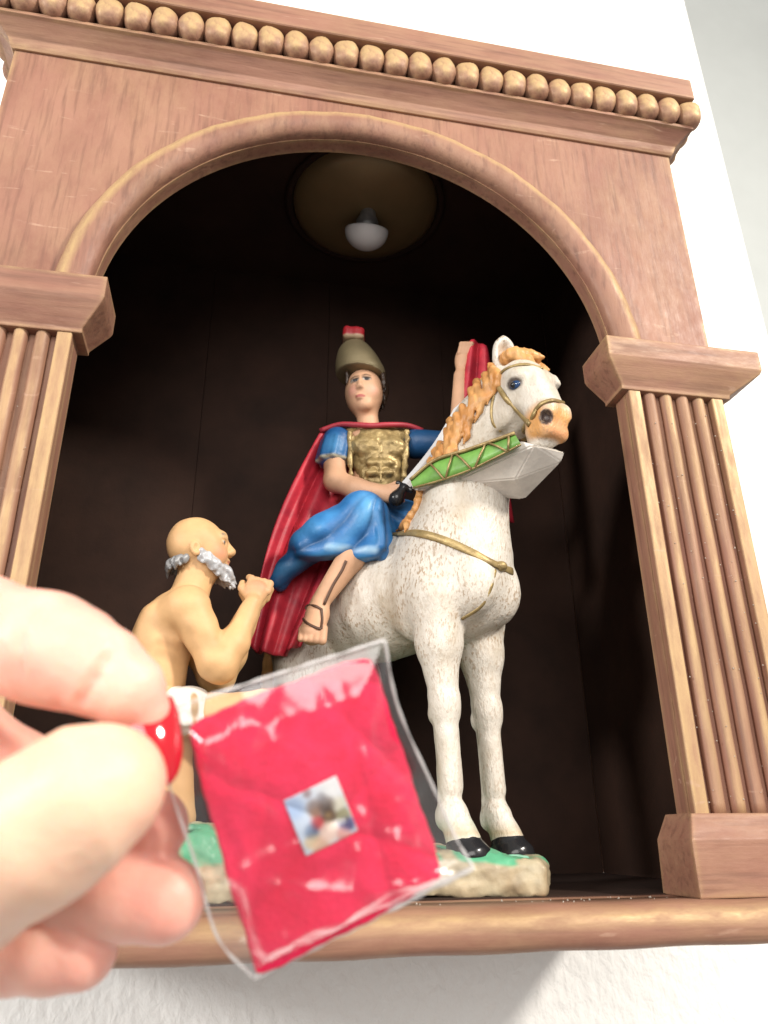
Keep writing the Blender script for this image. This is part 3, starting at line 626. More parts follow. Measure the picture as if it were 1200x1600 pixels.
for x, z in ((-0.78, 28.45), (-0.10, 28.52)):
    reg += [((0.34, 0.22, 0.15), ell((x, -1.0, z+0.06), (0.30, 0.7, 0.20)), 0.10), ((0.55, 0.50, 0.45), ell((x, -1.0, z), (0.23, 0.7, 0.09)), 0.04), ((0.02, 0.022, 0.028), ell((x+0.02, -1.0, z+.01), (0.15, 0.7, 0.12)), 0.05), ((0.035, 0.02, 0.014), ell((x, -1.0, z+0.11), (0.27, 0.7, 0.055)), 0.05), ((0.10, 0.055, 0.03), ell((x-0.12, -1.0, z+0.30), (0.17, 0.7, 0.045), (0, -18, 0)), 0.05), ((0.10, 0.055, 0.03), ell((x+0.12, -1.0, z+0.31), (0.17, 0.7, 0.04), (0, 12, 0)), 0.05)]
reg += [((0.42, 0.11, 0.09), ell((-0.45, -1.0, 27.37), (0.27, 0.7, 0.085)), 0.06), ((0.45, 0.25, 0.16), ell((-0.45, -1.0, 27.17), (0.22, 0.7, 0.05)), 0.1), ((0.42, 0.24, 0.15), ell((-0.47, -1.0, 27.80), (0.2, 0.7, 0.05)), 0.1)]
sculpted('figure_body', rbody, 0.06, M_SKIN, rider, FLESH, reg)
cu = [ell((0.5, 0.15, 24.4), (1.62, 1.15, 1.7)), ell((0.65, 0.1, 22.9), (1.30, 1.0, 1.5), k=0.5), cap((-1.0, 0.2, 25.35), (2.2, 0.4, 25.4), 0.62, 0.62, 0.4), ell((-0.2, -0.75, 24.4), (0.72, 0.4, 0.62), k=0.2), ell((1.35, -0.65, 24.4), (0.72, 0.4, 0.62), k=0.2)]
for z in (23.3, 22.7):
    for x in (0.22, 1.05): cu.append(ell((x, -0.82, z), (0.38, 0.26, 0.27), k=0.12))
cu += [ell((0.62, -1.15, 24.4), (0.07, 0.22, 0.8), None, 0.15, '-'), cap((0.64, -0.9, 24.2), (0.68, -0.95, 22.2), 0.09, 0.09, 0.1), cap((-1.05, -0.6, 25.3), (-0.95, -0.75, 22.6), 0.14, 0.14, 0.1), cap((2.2, -0.45, 25.4), (1.95, -0.6, 22.6), 0.16, 0.16, 0.1)]
cu.append(rbox((0.6, 0, 21.6), (2.5, 2, 0.35), 0.05, None, 0.1, '-'))
def chased(P): return 0.13*(vnoise(P, 3.0, 4)-0.5)+0.06*(vnoise(P, 7.0, 5)-0.5)
sculpted('breastplate', cu, 0.055, M_BRASS, rider, None, (), chased)
# tunic: sleeves and skirt
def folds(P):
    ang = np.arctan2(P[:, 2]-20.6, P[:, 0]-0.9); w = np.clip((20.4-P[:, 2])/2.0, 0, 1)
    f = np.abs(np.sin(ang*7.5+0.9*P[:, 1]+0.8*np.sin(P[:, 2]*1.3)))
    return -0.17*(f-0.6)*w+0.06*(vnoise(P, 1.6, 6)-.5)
tu = [ell((0.3, 0.1, 20.4), (1.75, 1.4, 1.5)), cap((-0.3, -0.4, 20.1), (-0.30, -2.9, 19.25), 1.35, 1.25, 0.5), ell((-0.25, -3.05, 18.95), (1.22, 1.15, 1.4), k=0.4), ell((-1.25, -2.75, 18.2), (1.95, 1.2, 1.4), (0, 12, 0), 0.5), cap((-1.4, -2.0, 18.9), (-3.1, -2.0, 18.0), 1.15, 0.9, 0.5),
      cap((2.0, 0.0, 20.0), (3.5, 1.2, 18.6), 1.3, 1.1, 0.5), cap((-3.2, -2.7, 17.5), (0.4, -3.5, 17.1), 0.5, 0.55, 0.4)]
for k in range(7):
    t = k/6; tu.append(cap((0.35-0.3*k, -3.7+0.22*k, 19.6-0.12*k), (0.72-0.68*k, -3.95+0.24*k, 17.2+0.08*k), 0.20, 0.26, 0.22))
tu += [rbox((-1.4, -3.0, 15.9), (4.2, 2.6, 0.98), 0.05, (0, 7.5, 0), 0.12, '-'), cap((-2.5, -1.7, 18.6), (-4.0, -1.6, 17.1), 0.9, 0.62, 0.4), cap((-3.7, -1.6, 17.3), (-4.5, -1.5, 16.2), 0.62, 0.5, 0.3), cap((0.6, -2.9, 18.4), (0.85, -2.9, 17.2), 0.5, 0.45, 0.3)]
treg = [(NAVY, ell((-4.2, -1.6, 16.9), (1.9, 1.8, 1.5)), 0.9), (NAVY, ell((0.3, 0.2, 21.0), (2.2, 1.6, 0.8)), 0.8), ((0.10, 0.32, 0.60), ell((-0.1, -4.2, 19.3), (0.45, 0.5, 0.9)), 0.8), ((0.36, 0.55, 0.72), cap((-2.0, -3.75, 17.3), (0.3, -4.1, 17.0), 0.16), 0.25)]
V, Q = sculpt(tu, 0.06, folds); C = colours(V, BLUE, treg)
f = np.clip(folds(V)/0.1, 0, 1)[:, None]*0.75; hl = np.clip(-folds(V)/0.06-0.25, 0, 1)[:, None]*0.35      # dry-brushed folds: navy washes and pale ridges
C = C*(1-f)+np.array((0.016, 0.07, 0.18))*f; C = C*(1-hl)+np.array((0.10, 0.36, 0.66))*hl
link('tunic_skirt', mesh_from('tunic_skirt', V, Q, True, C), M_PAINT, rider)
sl = [cap((-1.75, 0.05, 25.05), (-2.0, -0.25, 24.0), 0.88, 0.84, 0.3), ell((-2.02, -0.3, 23.75), (0.84, 0.82, 0.25), k=0.2)]
for k in range(7): a = k*0.8+2.4; sl.append(cap((-1.8+0.8*math.cos(a), 0.0+0.8*math.sin(a), 25.0), (-2.0+0.82*math.cos(a), -0.25+0.82*math.sin(a), 23.7), 0.13, 0.16, 0.15))
sculpted('tunic_sleeve', sl, 0.06, M_PAINT, rider, (0.014, 0.085, 0.24), [((0.05, 0.2, 0.42), ell((-1.9, -1.0, 24.4), (0.5, 0.5, 0.7)), 0.6), ((0.42, 0.40, 0.30), ell((-2.0, -0.25, 23.62), (1.1, 1.1, 0.12)), 0.12)])
sculpted('tunic_sleeve', [cap((2.7, 0.35, 25.1), (4.25, 0.5, 25.15), 0.86, 0.78, 0.3), ell((4.4, 0.5, 25.15), (0.22, 0.8, 0.8), k=0.2)], 0.07, M_PAINT, rider, NAVY)
# helmet, plume, hair
sculpted('helmet', [ell((-0.55, 0.1, 29.75), (1.36, 1.4, 2.1), (0, -14, 0)), cap((-0.35, 0.1, 29.5), (-0.80, 0.15, 31.0), 1.36, 0.95, 0.3), ell((-0.36, 0.0, 29.42), (1.44, 1.48, 0.16), (0, 8, 0), 0.10), rbox((-0.3, -0.2, 28.3), (2.2, 2.2, 1.05), 0.03, (0, 8, 0), 0.08, '-')], 0.06, simple('dull_bronze_helmet', (0.27, 0.22, 0.125), 0.45, 0.2, 0.3, 60, 0.0004, 150), rider)
pl = [rbox((-0.9, 0.3, 32.25), (0.66, 0.95, 0.42), 0.25, (0, 4, 0)), cap((-0.9, 0.8, 31.9), (-0.8, 1.4, 30.0), 0.5, 0.35, 0.3)]
plume = sculpted('plume', pl, 0.06, M_PAINT, rider, (0.42, 0.02, 0.03), [((0.55, 0.40, 0.26), rbox((-0.9, 0.3, 31.85), (0.9, 1.3, 0.16), 0.05), 0.1)], lambda P: 0.02*np.sin(P[:, 0]*11))
ha = []
for k in range(5):
    ha += lock((-1.24+0.05*k, -0.75+0.25*k, 29.2-0.03*k), (-0.03, 0.05, -1), 0.8+0.12*k, 0.13, 0.10*math.sin(k*2.3), 0.08)
    ha += lock((0.84-0.03*k, -0.60+0.25*k, 29.25-0.03*k), (0.10, 0.05, -1), 1.1+0.1*k, 0.17, 0.14*math.sin(k*1.9), 0.08)
for k in range(9):
    a = 0.5+k*0.27; z = 29.1-0.02*k
    ha += lock((-0.2+1.05*math.cos(a-0.6), 0.2+1.05*math.sin(a-0.6), z), (0.12*math.cos(a), 0.1, -1), 1.3 if k < 6 else 1.1, 0.28, 0.15*math.sin(k*2), 0.12)
pass
sculpted('hair', ha, 0.06, M_PAINT, rider, (0.035, 0.019, 0.011), (), tufts)
# cape
def cfold(u, v): return np.array([0.10*math.sin(u*9+2*v)-0.75*math.sin(math.pi*v)*(1-u), -(0.42*math.sin(u*15+1.5*v)+0.22*math.sin(u*29+3*v))*(0.25+0.6*v), 0])
cp = [sheet([(-2.65, 0.0, 25.85), (-1.9, 0.9, 26.1), (-0.2, 1.35, 26.0), (1.5, 1.3, 25.6)], [(-6.05, -0.6, 13.2), (-5.2, -1.0, 12.75), (-4.3, -1.3, 12.6), (-3.25, -1.5, 13.0)], 60, 60, cfold, 0.16),
      sheet([(6.1, 0.2, 31.9), (6.7, 0.25, 32.15), (7.3, 0.6, 31.5), (7.55, 0.9, 30.5)], [(4.4, 0.75, 21.0), (5.6, 0.8, 20.6), (7.0, 1.1, 20.4), (8.2, 1.3, 20.6)], 40, 44, lambda u, v: np.array([0.05*math.sin(v*6), -0.25*math.sin(u*14+v*2), 0]), 0.16)]
link('cape', mesh_from('cape', *join([(v, [tuple(q) for q in f]) for v, f in cp])), simple('crimson_paint', RED, 0.45, 0, 0.35, 70, 0.0003, 250, col2=(0.28, 0.015, 0.03)), rider)
link('cape_collar', mesh_from('cape_collar', *tube(spline([(-2.75, -0.1, 25.7), (-1.7, -0.35, 25.95), (-0.7, -0.72, 25.75), (0.2, -0.85, 25.62), (1.1, -0.72, 25.75), (2.2, -0.3, 25.95), (3.1, 0.1, 25.85)], 30), 0.16, 10)), simple('collar_red_paint', (0.42, 0.04, 0.06), 0.45), rider)
skin_only = rbody
ss = [strap(rleg, p, RR, 0.07, 0.6, 20, 0.03) for p in ([(471, 950), (480, 946), (492, 947), (503, 953)], [(468, 965), (480, 974), (494, 981), (502, 983)], [(502, 952), (503, 968), (502, 983)], [(541, 876), (534, 892), (520, 915), (506, 945)])]
link('sandal_strap', mesh_from('sandal_strap', *join(ss)), simple('brown_strap_paint', (0.10, 0.05, 0.03), 0.5), rider)
# sword
sword = thing('toy_sword', 'short white sword with black hilt in the hand of the mounted soldier', 'sword', RL, RRZ)
a, b = np.array([1.72, -2.45, 20.85]), np.array([5.05, -2.3, 26.2]); dv = (b-a)/np.linalg.norm(b-a); sd = np.cross(dv, (0, 1, 0)); sd /= np.linalg.norm(sd)
V = []; F = []
for i in range(13):
    t = i/12; c = a+dv*0.35+(b-a-dv*0.35)*t+sd*(-0.22*math.sin(math.pi*t)); w = 0.26*(1-0.25*t) if i < 12 else 0.03
    V += [c+sd*w, c+np.array([0, -0.09, 0]), c-sd*w, c+np.array([0, 0.09, 0])]
for i in range(12):
    for j in range(4): F.append((i*4+j, i*4+(j+1) % 4, i*4+4+(j+1) % 4, i*4+4+j))
F += [(3, 2, 1, 0), (48, 49, 50, 51)]
link('blade', mesh_from('blade', V, F, False), simple('silver_white_paint', (0.72, 0.72, 0.72), 0.3, 0.3, 0.1), sword)
V, Q = sculpt([cap(a-dv*0.5, a+dv*0.2, 0.27, 0.25, 0.1), ell(a-dv*0.55, (0.34, 0.34, 0.34)), cap(a+dv*0.3-sd*0.4, a+dv*0.3+sd*0.4, 0.13, 0.13, 0.1)], 0.04)
link('hilt', mesh_from('hilt', V, Q), M_BLACK, sword)

# ------------------------------------------------------------------ the kneeling man: local x = forward, y = away
BL = (-7.2, 3.2, 0.0); BRZ = math.radians(3.9); BR = (BL, BRZ); SKIN2 = (0.66, 0.40, 0.19)
man = thing('kneeling_man_figurine', 'bald kneeling man with silver beard and bare torso praying beside the horse', 'kneeling man figurine', BL, BRZ)
mb = [ell((0.05, 0, 16.3), (1.22, 1.05, 1.22)), ell((0.75, 0, 15.85), (0.72, 0.78, 1.12), k=0.4), cap((1.18, -0.35, 16.62), (1.18, 0.35, 16.62), 0.24, 0.24, 0.25), cap((1.40, 0, 16.45), (1.66, 0, 16.08), 0.12, 0.19, 0.12), cap((1.56, -.12, 15.97), (1.56, .12, 15.97), 0.14, 0.14, 0.08),
      ell((1.46, 0, 15.62), (0.18, 0.3, 0.10), k=0.08), ell((1.42, 0, 15.45), (0.18, 0.28, 0.09), k=0.08), ell((1.05, -0.45, 15.75), (0.4, 0.3, 0.35), k=0.25), ell((1.05, 0.45, 15.75), (0.4, 0.3, 0.35), k=0.25),
      ell((1.28, -0.52, 16.32), (0.16, 0.2, 0.14), None, 0.1, '-'), ell((1.28, 0.52, 16.32), (0.16, 0.2, 0.14), None, 0.1, '-'), ell((1.20, -0.5, 16.32), (0.14, 0.15, 0.11), k=0.04), ell((1.20, 0.5, 16.32), (0.14, 0.15, 0.11), k=0.04),
      ell((0.10, -1.02, 15.78), (0.24, 0.14, 0.36), (0, -15, 0), 0.08), ell((0.10, 1.02, 15.78), (0.24, 0.14, 0.36), (0, -15, 0), 0.08), ell((0.13, -1.14, 15.78), (0.11, 0.08, 0.2), None, 0.06, '-'),
      cap((-0.05, 0, 13.7), (0.25, 0, 15.2), 0.80, 0.74, 0.4), cap((0.75, -0.1, 14.9), (0.45, -0.1, 13.7), 0.2, 0.2, 0.35),
      ell((-0.40, 0, 13.0), (1.05, 1.6, 0.90), (0, 25, 0), 0.5), ell((-0.85, 0, 12.0), (1.25, 1.2, 1.7), (0, 12, 0), 0.6), ell((0.05, -0.55, 12.6), (0.65, 0.65, 0.6), k=0.4), ell((0.05, 0.55, 12.6), (0.65, 0.65, 0.6), k=0.4), ell((-0.75, 0, 10.4), (0.98, 1.0, 1.4), k=0.5),
      cap((-1.45, -0.55, 12.9), (-1.75, -0.5, 11.8), 0.35, 0.3, 0.4)]
for s in (-1, 1):
    y = 1.3*s; w = 0.75*s; dx = 0.0 if s < 0 else 0.1
    mb += [ell((0.0, y, 13.2), (0.82, 0.72, 0.82), k=0.5), cap((0.15, y*1.03, 13.0), (1.15+dx, y*1.05, 10.95), 0.74, 0.62, 0.35), ell((0.55, y*1.05, 12.2), (0.7, 0.55, 0.8), (0, -25, 0), 0.35), cap((1.45+dx, y*1.0, 10.72), (1.95+dx, y*0.9, 11.7), 0.62, 0.60, 0.35), cap((1.25+dx, y*1.02, 10.9), (1.5+dx, y, 10.7), 0.64, 0.62, 0.3), cap((1.95+dx, y*0.9, 11.7), (2.65+dx, w, 13.55), 0.60, 0.40, 0.3),
           ell((2.78+dx, w*0.75, 14.15), (0.50, 0.30, 0.55), (0, 18, 0), 0.22)]
    for k in range(4):
        x = 2.48+0.26*k+dx; mb += chain([((x, w*0.75, 14.35-0.05*k), 0.17), ((x+0.12, w*0.55, 14.78-0.06*k), 0.165), ((x+0.02, w*0.2, 14.92-0.07*k), 0.145)], 0.05)
    mb += chain([((2.4+dx, w*0.7, 14.0), 0.18), ((2.2+dx, w*0.5, 14.35), 0.17), ((2.22+dx, w*0.25, 14.62), 0.14)], 0.08)
mb += [cap((-0.4, -0.5, 9.0), (1.6, -0.65, 8.95), 0.95, 0.82, 0.12), cap((1.6, -0.65, 8.95), (3.3, -0.75, 9.3), 0.82, 0.66, 0.2), cap((3.3, -0.75, 9.2), (3.3, -0.6, 5.2), 0.66, 0.42, 0.35), cap((3.2, -0.6, 5.0), (4.3, -0.7, 4.55), 0.45, 0.38, 0.3),
       cap((-0.5, 0.6, 9.2), (0.3, 0.8, 5.2), 1.0, 0.75, 0.4), cap((0.3, 0.8, 5.1), (-3.2, 0.9, 4.9), 0.65, 0.45, 0.3), cap((-3.2, 0.9, 4.9), (-3.9, 0.9, 4.7), 0.4, 0.35, 0.3)]
mreg = [((0.62, 0.28, 0.15), ell((1.25, -0.75, 15.75), (0.38, 0.3, 0.35)), 0.5), ((0.50, 0.18, 0.11), ell((1.6, 0, 15.53), (0.2, 0.32, 0.08)), 0.08), ((0.5, 0.44, 0.38), ell((1.3, -0.52, 16.32), (0.14, 0.14, 0.08)), 0.03), ((0.04, 0.03, 0.025), ell((1.34, -0.55, 16.32), (0.07, 0.12, 0.07)), 0.03),
        ((0.22, 0.16, 0.10), cap((1.2, -0.62, 16.66), (1.4, -0.3, 16.7), 0.07), 0.08), ((0.46, 0.26, 0.12), cap((-0.2, -1.25, 12.4), (0.3, -1.1, 11.2), 0.25), 0.6), ((0.50, 0.29, 0.13), cap((0.8, -1.95, 11.6), (1.35, -1.7, 11.3), 0.2), 0.5), ((0.48, 0.27, 0.12), cap((-0.9, -1.2, 11.7), (-0.2, -1.1, 11.5), 0.12), 0.3), ((0.48, 0.27, 0.12), cap((-0.95, -1.2, 11.2), (-0.25, -1.1, 11.0), 0.12), 0.3), ((0.58, 0.30, 0.17), ell((2.9, -0.9, 14.5), (0.7, 0.6, 0.5)), 0.8)]
sculpted('figure_body', mb, 0.055, M_SKIN, man, SKIN2, mreg, lambda P: 0.05*(vnoise(P, 2.0, 8)-.5)+0.03*np.sin(P[:, 2]*6.5+P[:, 0]*2)*np.exp(-((P[:, 2]-11.9)/0.8)**2-((P[:, 0]+0.4)/1.1)**2))
bd = []
br = random.Random(8)
for k in range(15):
    t = k/14; c = np.array([0.34+1.15*t, -0.98+0.72*t**1.5, 15.58-0.55*t])
    for s in (1, -1):
        for q in range(2): bd += lock(c*np.array([1, s, 1])+np.array([br.uniform(-.05, .05), 0, 0.12-0.22*q]), (0.45+br.uniform(-.2, .2), 0.1*s, -0.7), 0.34+0.38*t, 0.13, br.uniform(-.16, .16), 0.05)
for k in range(5): bd += lock((1.42+0.05*k, -0.3+0.15*k, 15.25), (0.45, 0, -0.8), 0.62, 0.17, 0.1*math.sin(k*3), 0.06)
sculpted('beard', bd, 0.05, simple('silver_paint', (0.58, 0.59, 0.61), 0.42, 0.12, 0.5, 160, 0.0006, 300), man, None, (), lambda P: 0.09*(vnoise(P, 5.5, 3)-.5))
nh = []
for k in range(13):
    a = math.radians(100+k*13.4); nh += lock((0.05+1.1*math.cos(a), 1.0*math.sin(a)*-1 if False else -1.02*math.cos(math.radians(-90+k*15)), 15.55), (-0.15, 0, -0.9), 0.55, 0.24, 0.1*math.sin(k*2), 0.1)
nh = []
for k in range(7):
    a = math.pi*(0.08+0.30*k/6)
    for sg in (1, -1):
        nh += lock((0.05-1.02*math.sin(a*1.2), -0.98*sg*math.cos(a*1.2), 15.40-0.10*k/6), (-0.10, 0, -0.9), 0.32+0.10*(k % 3), 0.13, 0.12*math.sin(k*2.2), 0.05)
        if False: nh += lock((0.0-1.04*math.sin(a*1.2), -1.0*sg*math.cos(a*1.2), 15.72-0.10*k/6), (-0.08, 0, -0.9), 0.34, 0.10, -0.1*math.sin(k*2.2), 0.05)
sculpted('nape_hair', nh, 0.045, simple('grey_silver_paint', (0.10, 0.10, 0.105), 0.45, 0.2, 0.5, 160, 0.0006, 300, col2=(0.34, 0.34, 0.34)), man, None, (), lambda P: 0.07*(vnoise(P, 5.5, 3)-.5))
lc = [ell((-0.5, 0, 9.1), (1.30, 1.30, 0.95)), cap((-0.2, -0.6, 8.95), (0.45, -0.7, 9.1), 0.95, 0.92, 0.3)]
for k in range(7): lc.append(cap((-1.3+0.32*k, -1.2, 9.5), (-1.0+0.33*k, -1.42, 8.5), 0.14, 0.18, 0.12))
sculpted('loincloth', lc, 0.06, M_PAINT, man, (0.74, 0.71, 0.64), [((0.42, 0.28, 0.15), cap((0.50, -1.6, 10.0), (0.72, -1.7, 8.4), 0.16), 0.1)], lambda P: 0.12*(vnoise(P, 2.6, 5)-.5))

# ------------------------------------------------------------------ the rocky plinth they all stand on
plinth = thing('figurine_plinth', 'cream and brown rocky plinth with green painted turf under horse and kneeling man', 'plinth', (1.0, 7.0, 2.3))
PO = np.array([1.0, 7.0, 2.3])
pb = [rbox(np.array([4.9, 4.7, 2.95])-PO, (3.4, 3.2, 0.72), 0.45, (0, 0, -20)), rbox(np.array([-0.5, 9.3, 2.95])-PO, (5.8, 4.3, 0.75), 0.5, (0, 0, -25), 0.6), rbox(np.array([-6.2, 4.2, 3.3])-PO, (5.3, 2.8, 1.15), 0.6, (0, 0, 6), 0.8), rbox(np.array([0.0, 4.3, 3.0])-PO, (5.5, 2.8, 0.8), 0.5, None, 0.8),
      ell(np.array([-6.5, 2.4, 4.2])-PO, (2.6, 0.9, 0.8), k=0.5), rbox(np.array([0, 6, 1.6])-PO, (30, 30, 0.7), 0.0, None, 0.02, '-')]
def rock(P): return 0.28*(vnoise(P, 0.9, 11)-0.5)+0.20*np.abs(vnoise(P, 2.2, 12)-0.5)+0.10*(vnoise(P, 5.5, 15)-0.5)
V, Q = sculpt(pb, 0.10, rock)
n1 = vnoise(V, 1.3, 13); n2 = vnoise(V, 0.8, 14)
C = np.array((0.56, 0.49, 0.33))*(1-n1[:, None])+np.array((0.30, 0.22, 0.13))*n1[:, None]
C *= (0.70+0.45*vnoise(V, 4.5, 16))[:, None]
wz = V+PO; g = np.clip((wz[:, 2]-3.42+0.5*(n2-0.5))/0.12, 0, 1)*np.clip((n1-0.38)/0.12, 0, 1)
C = C*(1-g[:, None])+np.array((0.10, 0.36, 0.20))*g[:, None]
link('rock', mesh_from('rock', V, Q, True, C), M_PAINT, plinth)
gr = []
for k in range(40):
    x = random.uniform(2.6, 6.9); y = random.uniform(1.9, 4.6); gr.append(ell(np.array([x, y, 3.55])-PO, (random.uniform(.2, .5), random.uniform(.15, .35), random.uniform(.06, .16)), None, 0.1))
for k in range(30):
    x = random.uniform(-9, -4); y = random.uniform(1.6, 3.4); gr.append(ell(np.array([x, y, 4.75])-PO, (random.uniform(.2, .5), random.uniform(.15, .35), random.uniform(.1, .22)), None, 0.1))
V, Q = sculpt(gr, 0.05, lambda P: 0.05*(vnoise(P, 7, 3)-.5)); n1 = vnoise(V, 3.0, 4)[:, None]
tf = link('turf', mesh_from('turf', V, Q, True, np.array((0.05, 0.33, 0.18))*(1-n1)+np.array((0.32, 0.58, 0.44))*n1), M_PAINT, plinth); tf['kind'] = 'stuff'

# ------------------------------------------------------------------ the hand that holds the sachet
HO = at(-120, 1260, 13.0)
person = thing('person', 'hand reaching in from the left with a red fingernail, pinching the plastic sachet', 'person', HO)
def hp(px, py, d): return at(px, py, d)-HO
def fchain(pts, k): return chain([(hp(*p), r) for p, r in pts], k)
hand = fchain([((-190, 1420, 12.6), 1.45), ((-60, 1370, 11.8), 1.18), ((20, 1325, 11.35), 1.02), ((70, 1290, 11.15), 1.07)], 0.4)                  # thumb
hand += fchain([((70, 1290, 11.15), 1.06), ((140, 1240, 11.2), 0.99), ((176, 1222, 11.35), 0.74)], 0.3)
hand += fchain([((-150, 1010, 14.3), 1.1), ((-40, 982, 13.4), 0.92), ((70, 1012, 12.95), 0.90), ((118, 1030, 12.85), 0.86)], 0.3)                    # index
hand += fchain([((118, 1030, 12.85), 0.86), ((150, 1052, 12.75), 0.70)], 0.10)+fchain([((160, 1048, 12.75), 0.76), ((200, 1080, 12.7), 0.62), ((222, 1112, 12.75), 0.46)], 0.12)
hand += fchain([((-110, 1150, 14.6), 1.1), ((20, 1215, 14.4), 0.85), ((110, 1285, 14.0), 0.80), ((180, 1292, 13.7), 0.72), ((240, 1290, 13.5), 0.62)], 0.2)   # middle
hand += fchain([((-120, 1250, 14.3), 1.05), ((20, 1310, 13.9), 0.85), ((120, 1372, 13.4), 0.84), ((190, 1392, 13.1), 0.78), ((256, 1406, 13.0), 0.70)], 0.15)  # ring
hand += fchain([((-140, 1380, 14.0), 1.0), ((-60, 1450, 13.6), 0.8), ((20, 1478, 13.2), 0.76), ((80, 1484, 13.0), 0.68), ((126, 1486, 12.95), 0.62)], 0.12)      # little
hand += [ell(hp(-190, 1230, 14.2), (1.5, 2.4, 2.2), (0, 20, 0), 0.8), cap(hp(-230, 1270, 13.9), hp(-620, 1420, 12.5), 2.0, 2.3, 0.8), cap(hp(-150, 1030, 14.2), hp(-160, 1400, 13.8), 1.25, 1.2, 0.6)]
cr = [hit(hand, x, y, (HO, 0), -0.01, 6.0)[0] for x, y in ((184, 1000), (168, 1030), (148, 1062), (128, 1096))]
hand += [cap(a, b, 0.03, 0.03, 0.16, '-') for a, b in zip(cr, cr[1:])]
cr = [hit(hand, x, y, (HO, 0), -0.01, 6.0)[0] for x, y in ((52, 960), (36, 1000), (30, 1050))]
hand += [cap(a, b, 0.02, 0.02, 0.14, '-') for a, b in zip(cr, cr[1:])]
V, Q = sculpt(hand, 0.075, lambda P: 0.02*(vnoise(P, 2.0, 21)-.5))
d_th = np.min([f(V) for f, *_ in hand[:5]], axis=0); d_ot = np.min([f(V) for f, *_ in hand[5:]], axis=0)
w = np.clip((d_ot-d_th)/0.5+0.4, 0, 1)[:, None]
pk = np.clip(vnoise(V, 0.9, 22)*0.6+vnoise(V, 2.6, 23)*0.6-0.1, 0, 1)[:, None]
C = (np.array((0.82, 0.38, 0.30))*(1-pk)+np.array((0.88, 0.55, 0.44))*pk)*(1-w)+(np.array((0.88, 0.60, 0.43))*pk+np.array((0.84, 0.50, 0.36))*(1-pk))*w  # thumb painted paler and yellower: the stronger light on it is put into the colour
for px, py, d, r in ((250, 1290, 13.5, 1.0), (262, 1404, 13.0, 1.0), (140, 1486, 13.0, 0.9)):        # pinker fingertips
    q = np.clip(1-np.linalg.norm(V-hp(px, py, d), axis=1)/r, 0, 1)[:, None]*0.7; C = C*(1-q)+np.array((0.82, 0.30, 0.25))*q
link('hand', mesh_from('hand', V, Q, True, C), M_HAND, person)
# long red nail of the index finger
na, nb = hp(236, 1088, 12.75), hp(256, 1226, 12.1); nd = (nb-na)/np.linalg.norm(nb-na); nn = -ray(250, 1150); nn = nn+0.55*RT; nn -= nd*(nn @ nd); nn /= np.linalg.norm(nn); ns = np.cross(nd, nn)
G = np.zeros((24, 20, 3)); GN = np.zeros((24, 20, 3)); Ln = np.linalg.norm(nb-na)
for i in range(24):
    t = i/23; wd = 0.44*(1-0.25*t)*(math.sqrt(max(0, 1-((t-0.62)/0.40)**2)) if t > 0.62 else 1.0)*(0.85+0.15*min(1, t*5)) + 0.02
    for j in range(20):
        a = (j/19-0.5)*2.0; G[i, j] = na+nd*Ln*t+ns*wd*math.sin(a*1.1)/0.89+nn*(0.20*(math.cos(a*1.1)-1)+0.10*math.sin(math.pi*t)); GN[i, j] = nn*math.cos(a)+ns*math.sin(a)
V, F = solid_grid(G, GN, 0.06); link('fingernail', mesh_from('fingernail', V, F), M_NAIL, person)

# ------------------------------------------------------------------ clear sachet with the red felt square and its little printed picture
FA, FB, FC, FD = at(290, 1128, 13.05), at(578, 1022, 13.75), at(693, 1370, 13.7), at(399, 1522, 12.95)
fnr = np.cross(FB-FA, FD-FA); fnr /= np.linalg.norm(fnr); fnr = fnr if fnr @ FW < 0 else -fnr          # towards the viewer
def crease(u, v): # folds shared by cloth and film
    P = np.array([u*3.2, v*3.2, 0.0]); r = 0
    for a, o, s, h in ((0.5, 0.42, 10, .22), (1.9, -0.2, 9, .18), (1.2, 0.75, 12, .16), (2.6, -0.55, 10, .18), (0.1, 0.8, 14, .12), (2.2, 0.15, 12, .14), (0.85, 0.2, 11, .12)):
        q = (u*math.cos(a)+v*math.sin(a)-o)*s; r += h*(abs(q)/(1+abs(q)))
    return r-0.62+0.22*(float(vnoise(P[None], 1.0, 31)[0])-0.5)
n = 70; G = np.zeros((n, n, 3))
for i in range(n):
    for j in range(n):
        u, v = i/(n-1), j/(n-1); uu = u+0.004*math.sin(v*17)+0.002*math.sin(v*61+1); vv = v+0.004*math.sin(u*13)+0.002*math.sin(u*57)
        cx, cy = abs(u-.5)*2, abs(v-.5)*2; rr = 0.015*(cx*cy)**8; uu += rr*np.sign(.5-u)*1.2; vv += rr*np.sign(.5-v)*1.2
        p = FA*(1-uu)*(1-vv)+FB*uu*(1-vv)+FC*uu*vv+FD*(1-uu)*vv; G[i, j] = p+fnr*(crease(u, v)-0.12)*0.75
V, F = solid_grid(G, np.tile(fnr, (n, n, 1)), 0.13); FO = at(490, 1270, 13.4)
felt = thing('felt_square', 'bright red felt square with a tiny printed picture, folded inside the clear sachet', 'felt square', FO)
def felt_mat():
    t = NT('red_felt'); a = t.noise(120, 5, 0.65); b = t.noise(900, 2, 0.6)
    col = t.mix(t.ramp(a, [(0.3, (0, 0, 0)), (0.7, (1, 1, 1))]), (0.86, 0.030, 0.105), (0.72, 0.014, 0.058)); t.l(col, t.b.inputs['Base Color'])
    t.set(Roughness=0.9, Specular_IOR_Level=0.1, Sheen_Weight=0.35, Sheen_Roughness=0.5); t.b.inputs['Sheen Tint'].default_value = (1, 0.35, 0.4, 1)
    t.bump(b, 0.0005, 0.5, t.bump(a, 0.0005, 0.25)); return t.m
link('felt_cloth', mesh_from('felt_cloth', V-FO, F), felt_mat(), felt)
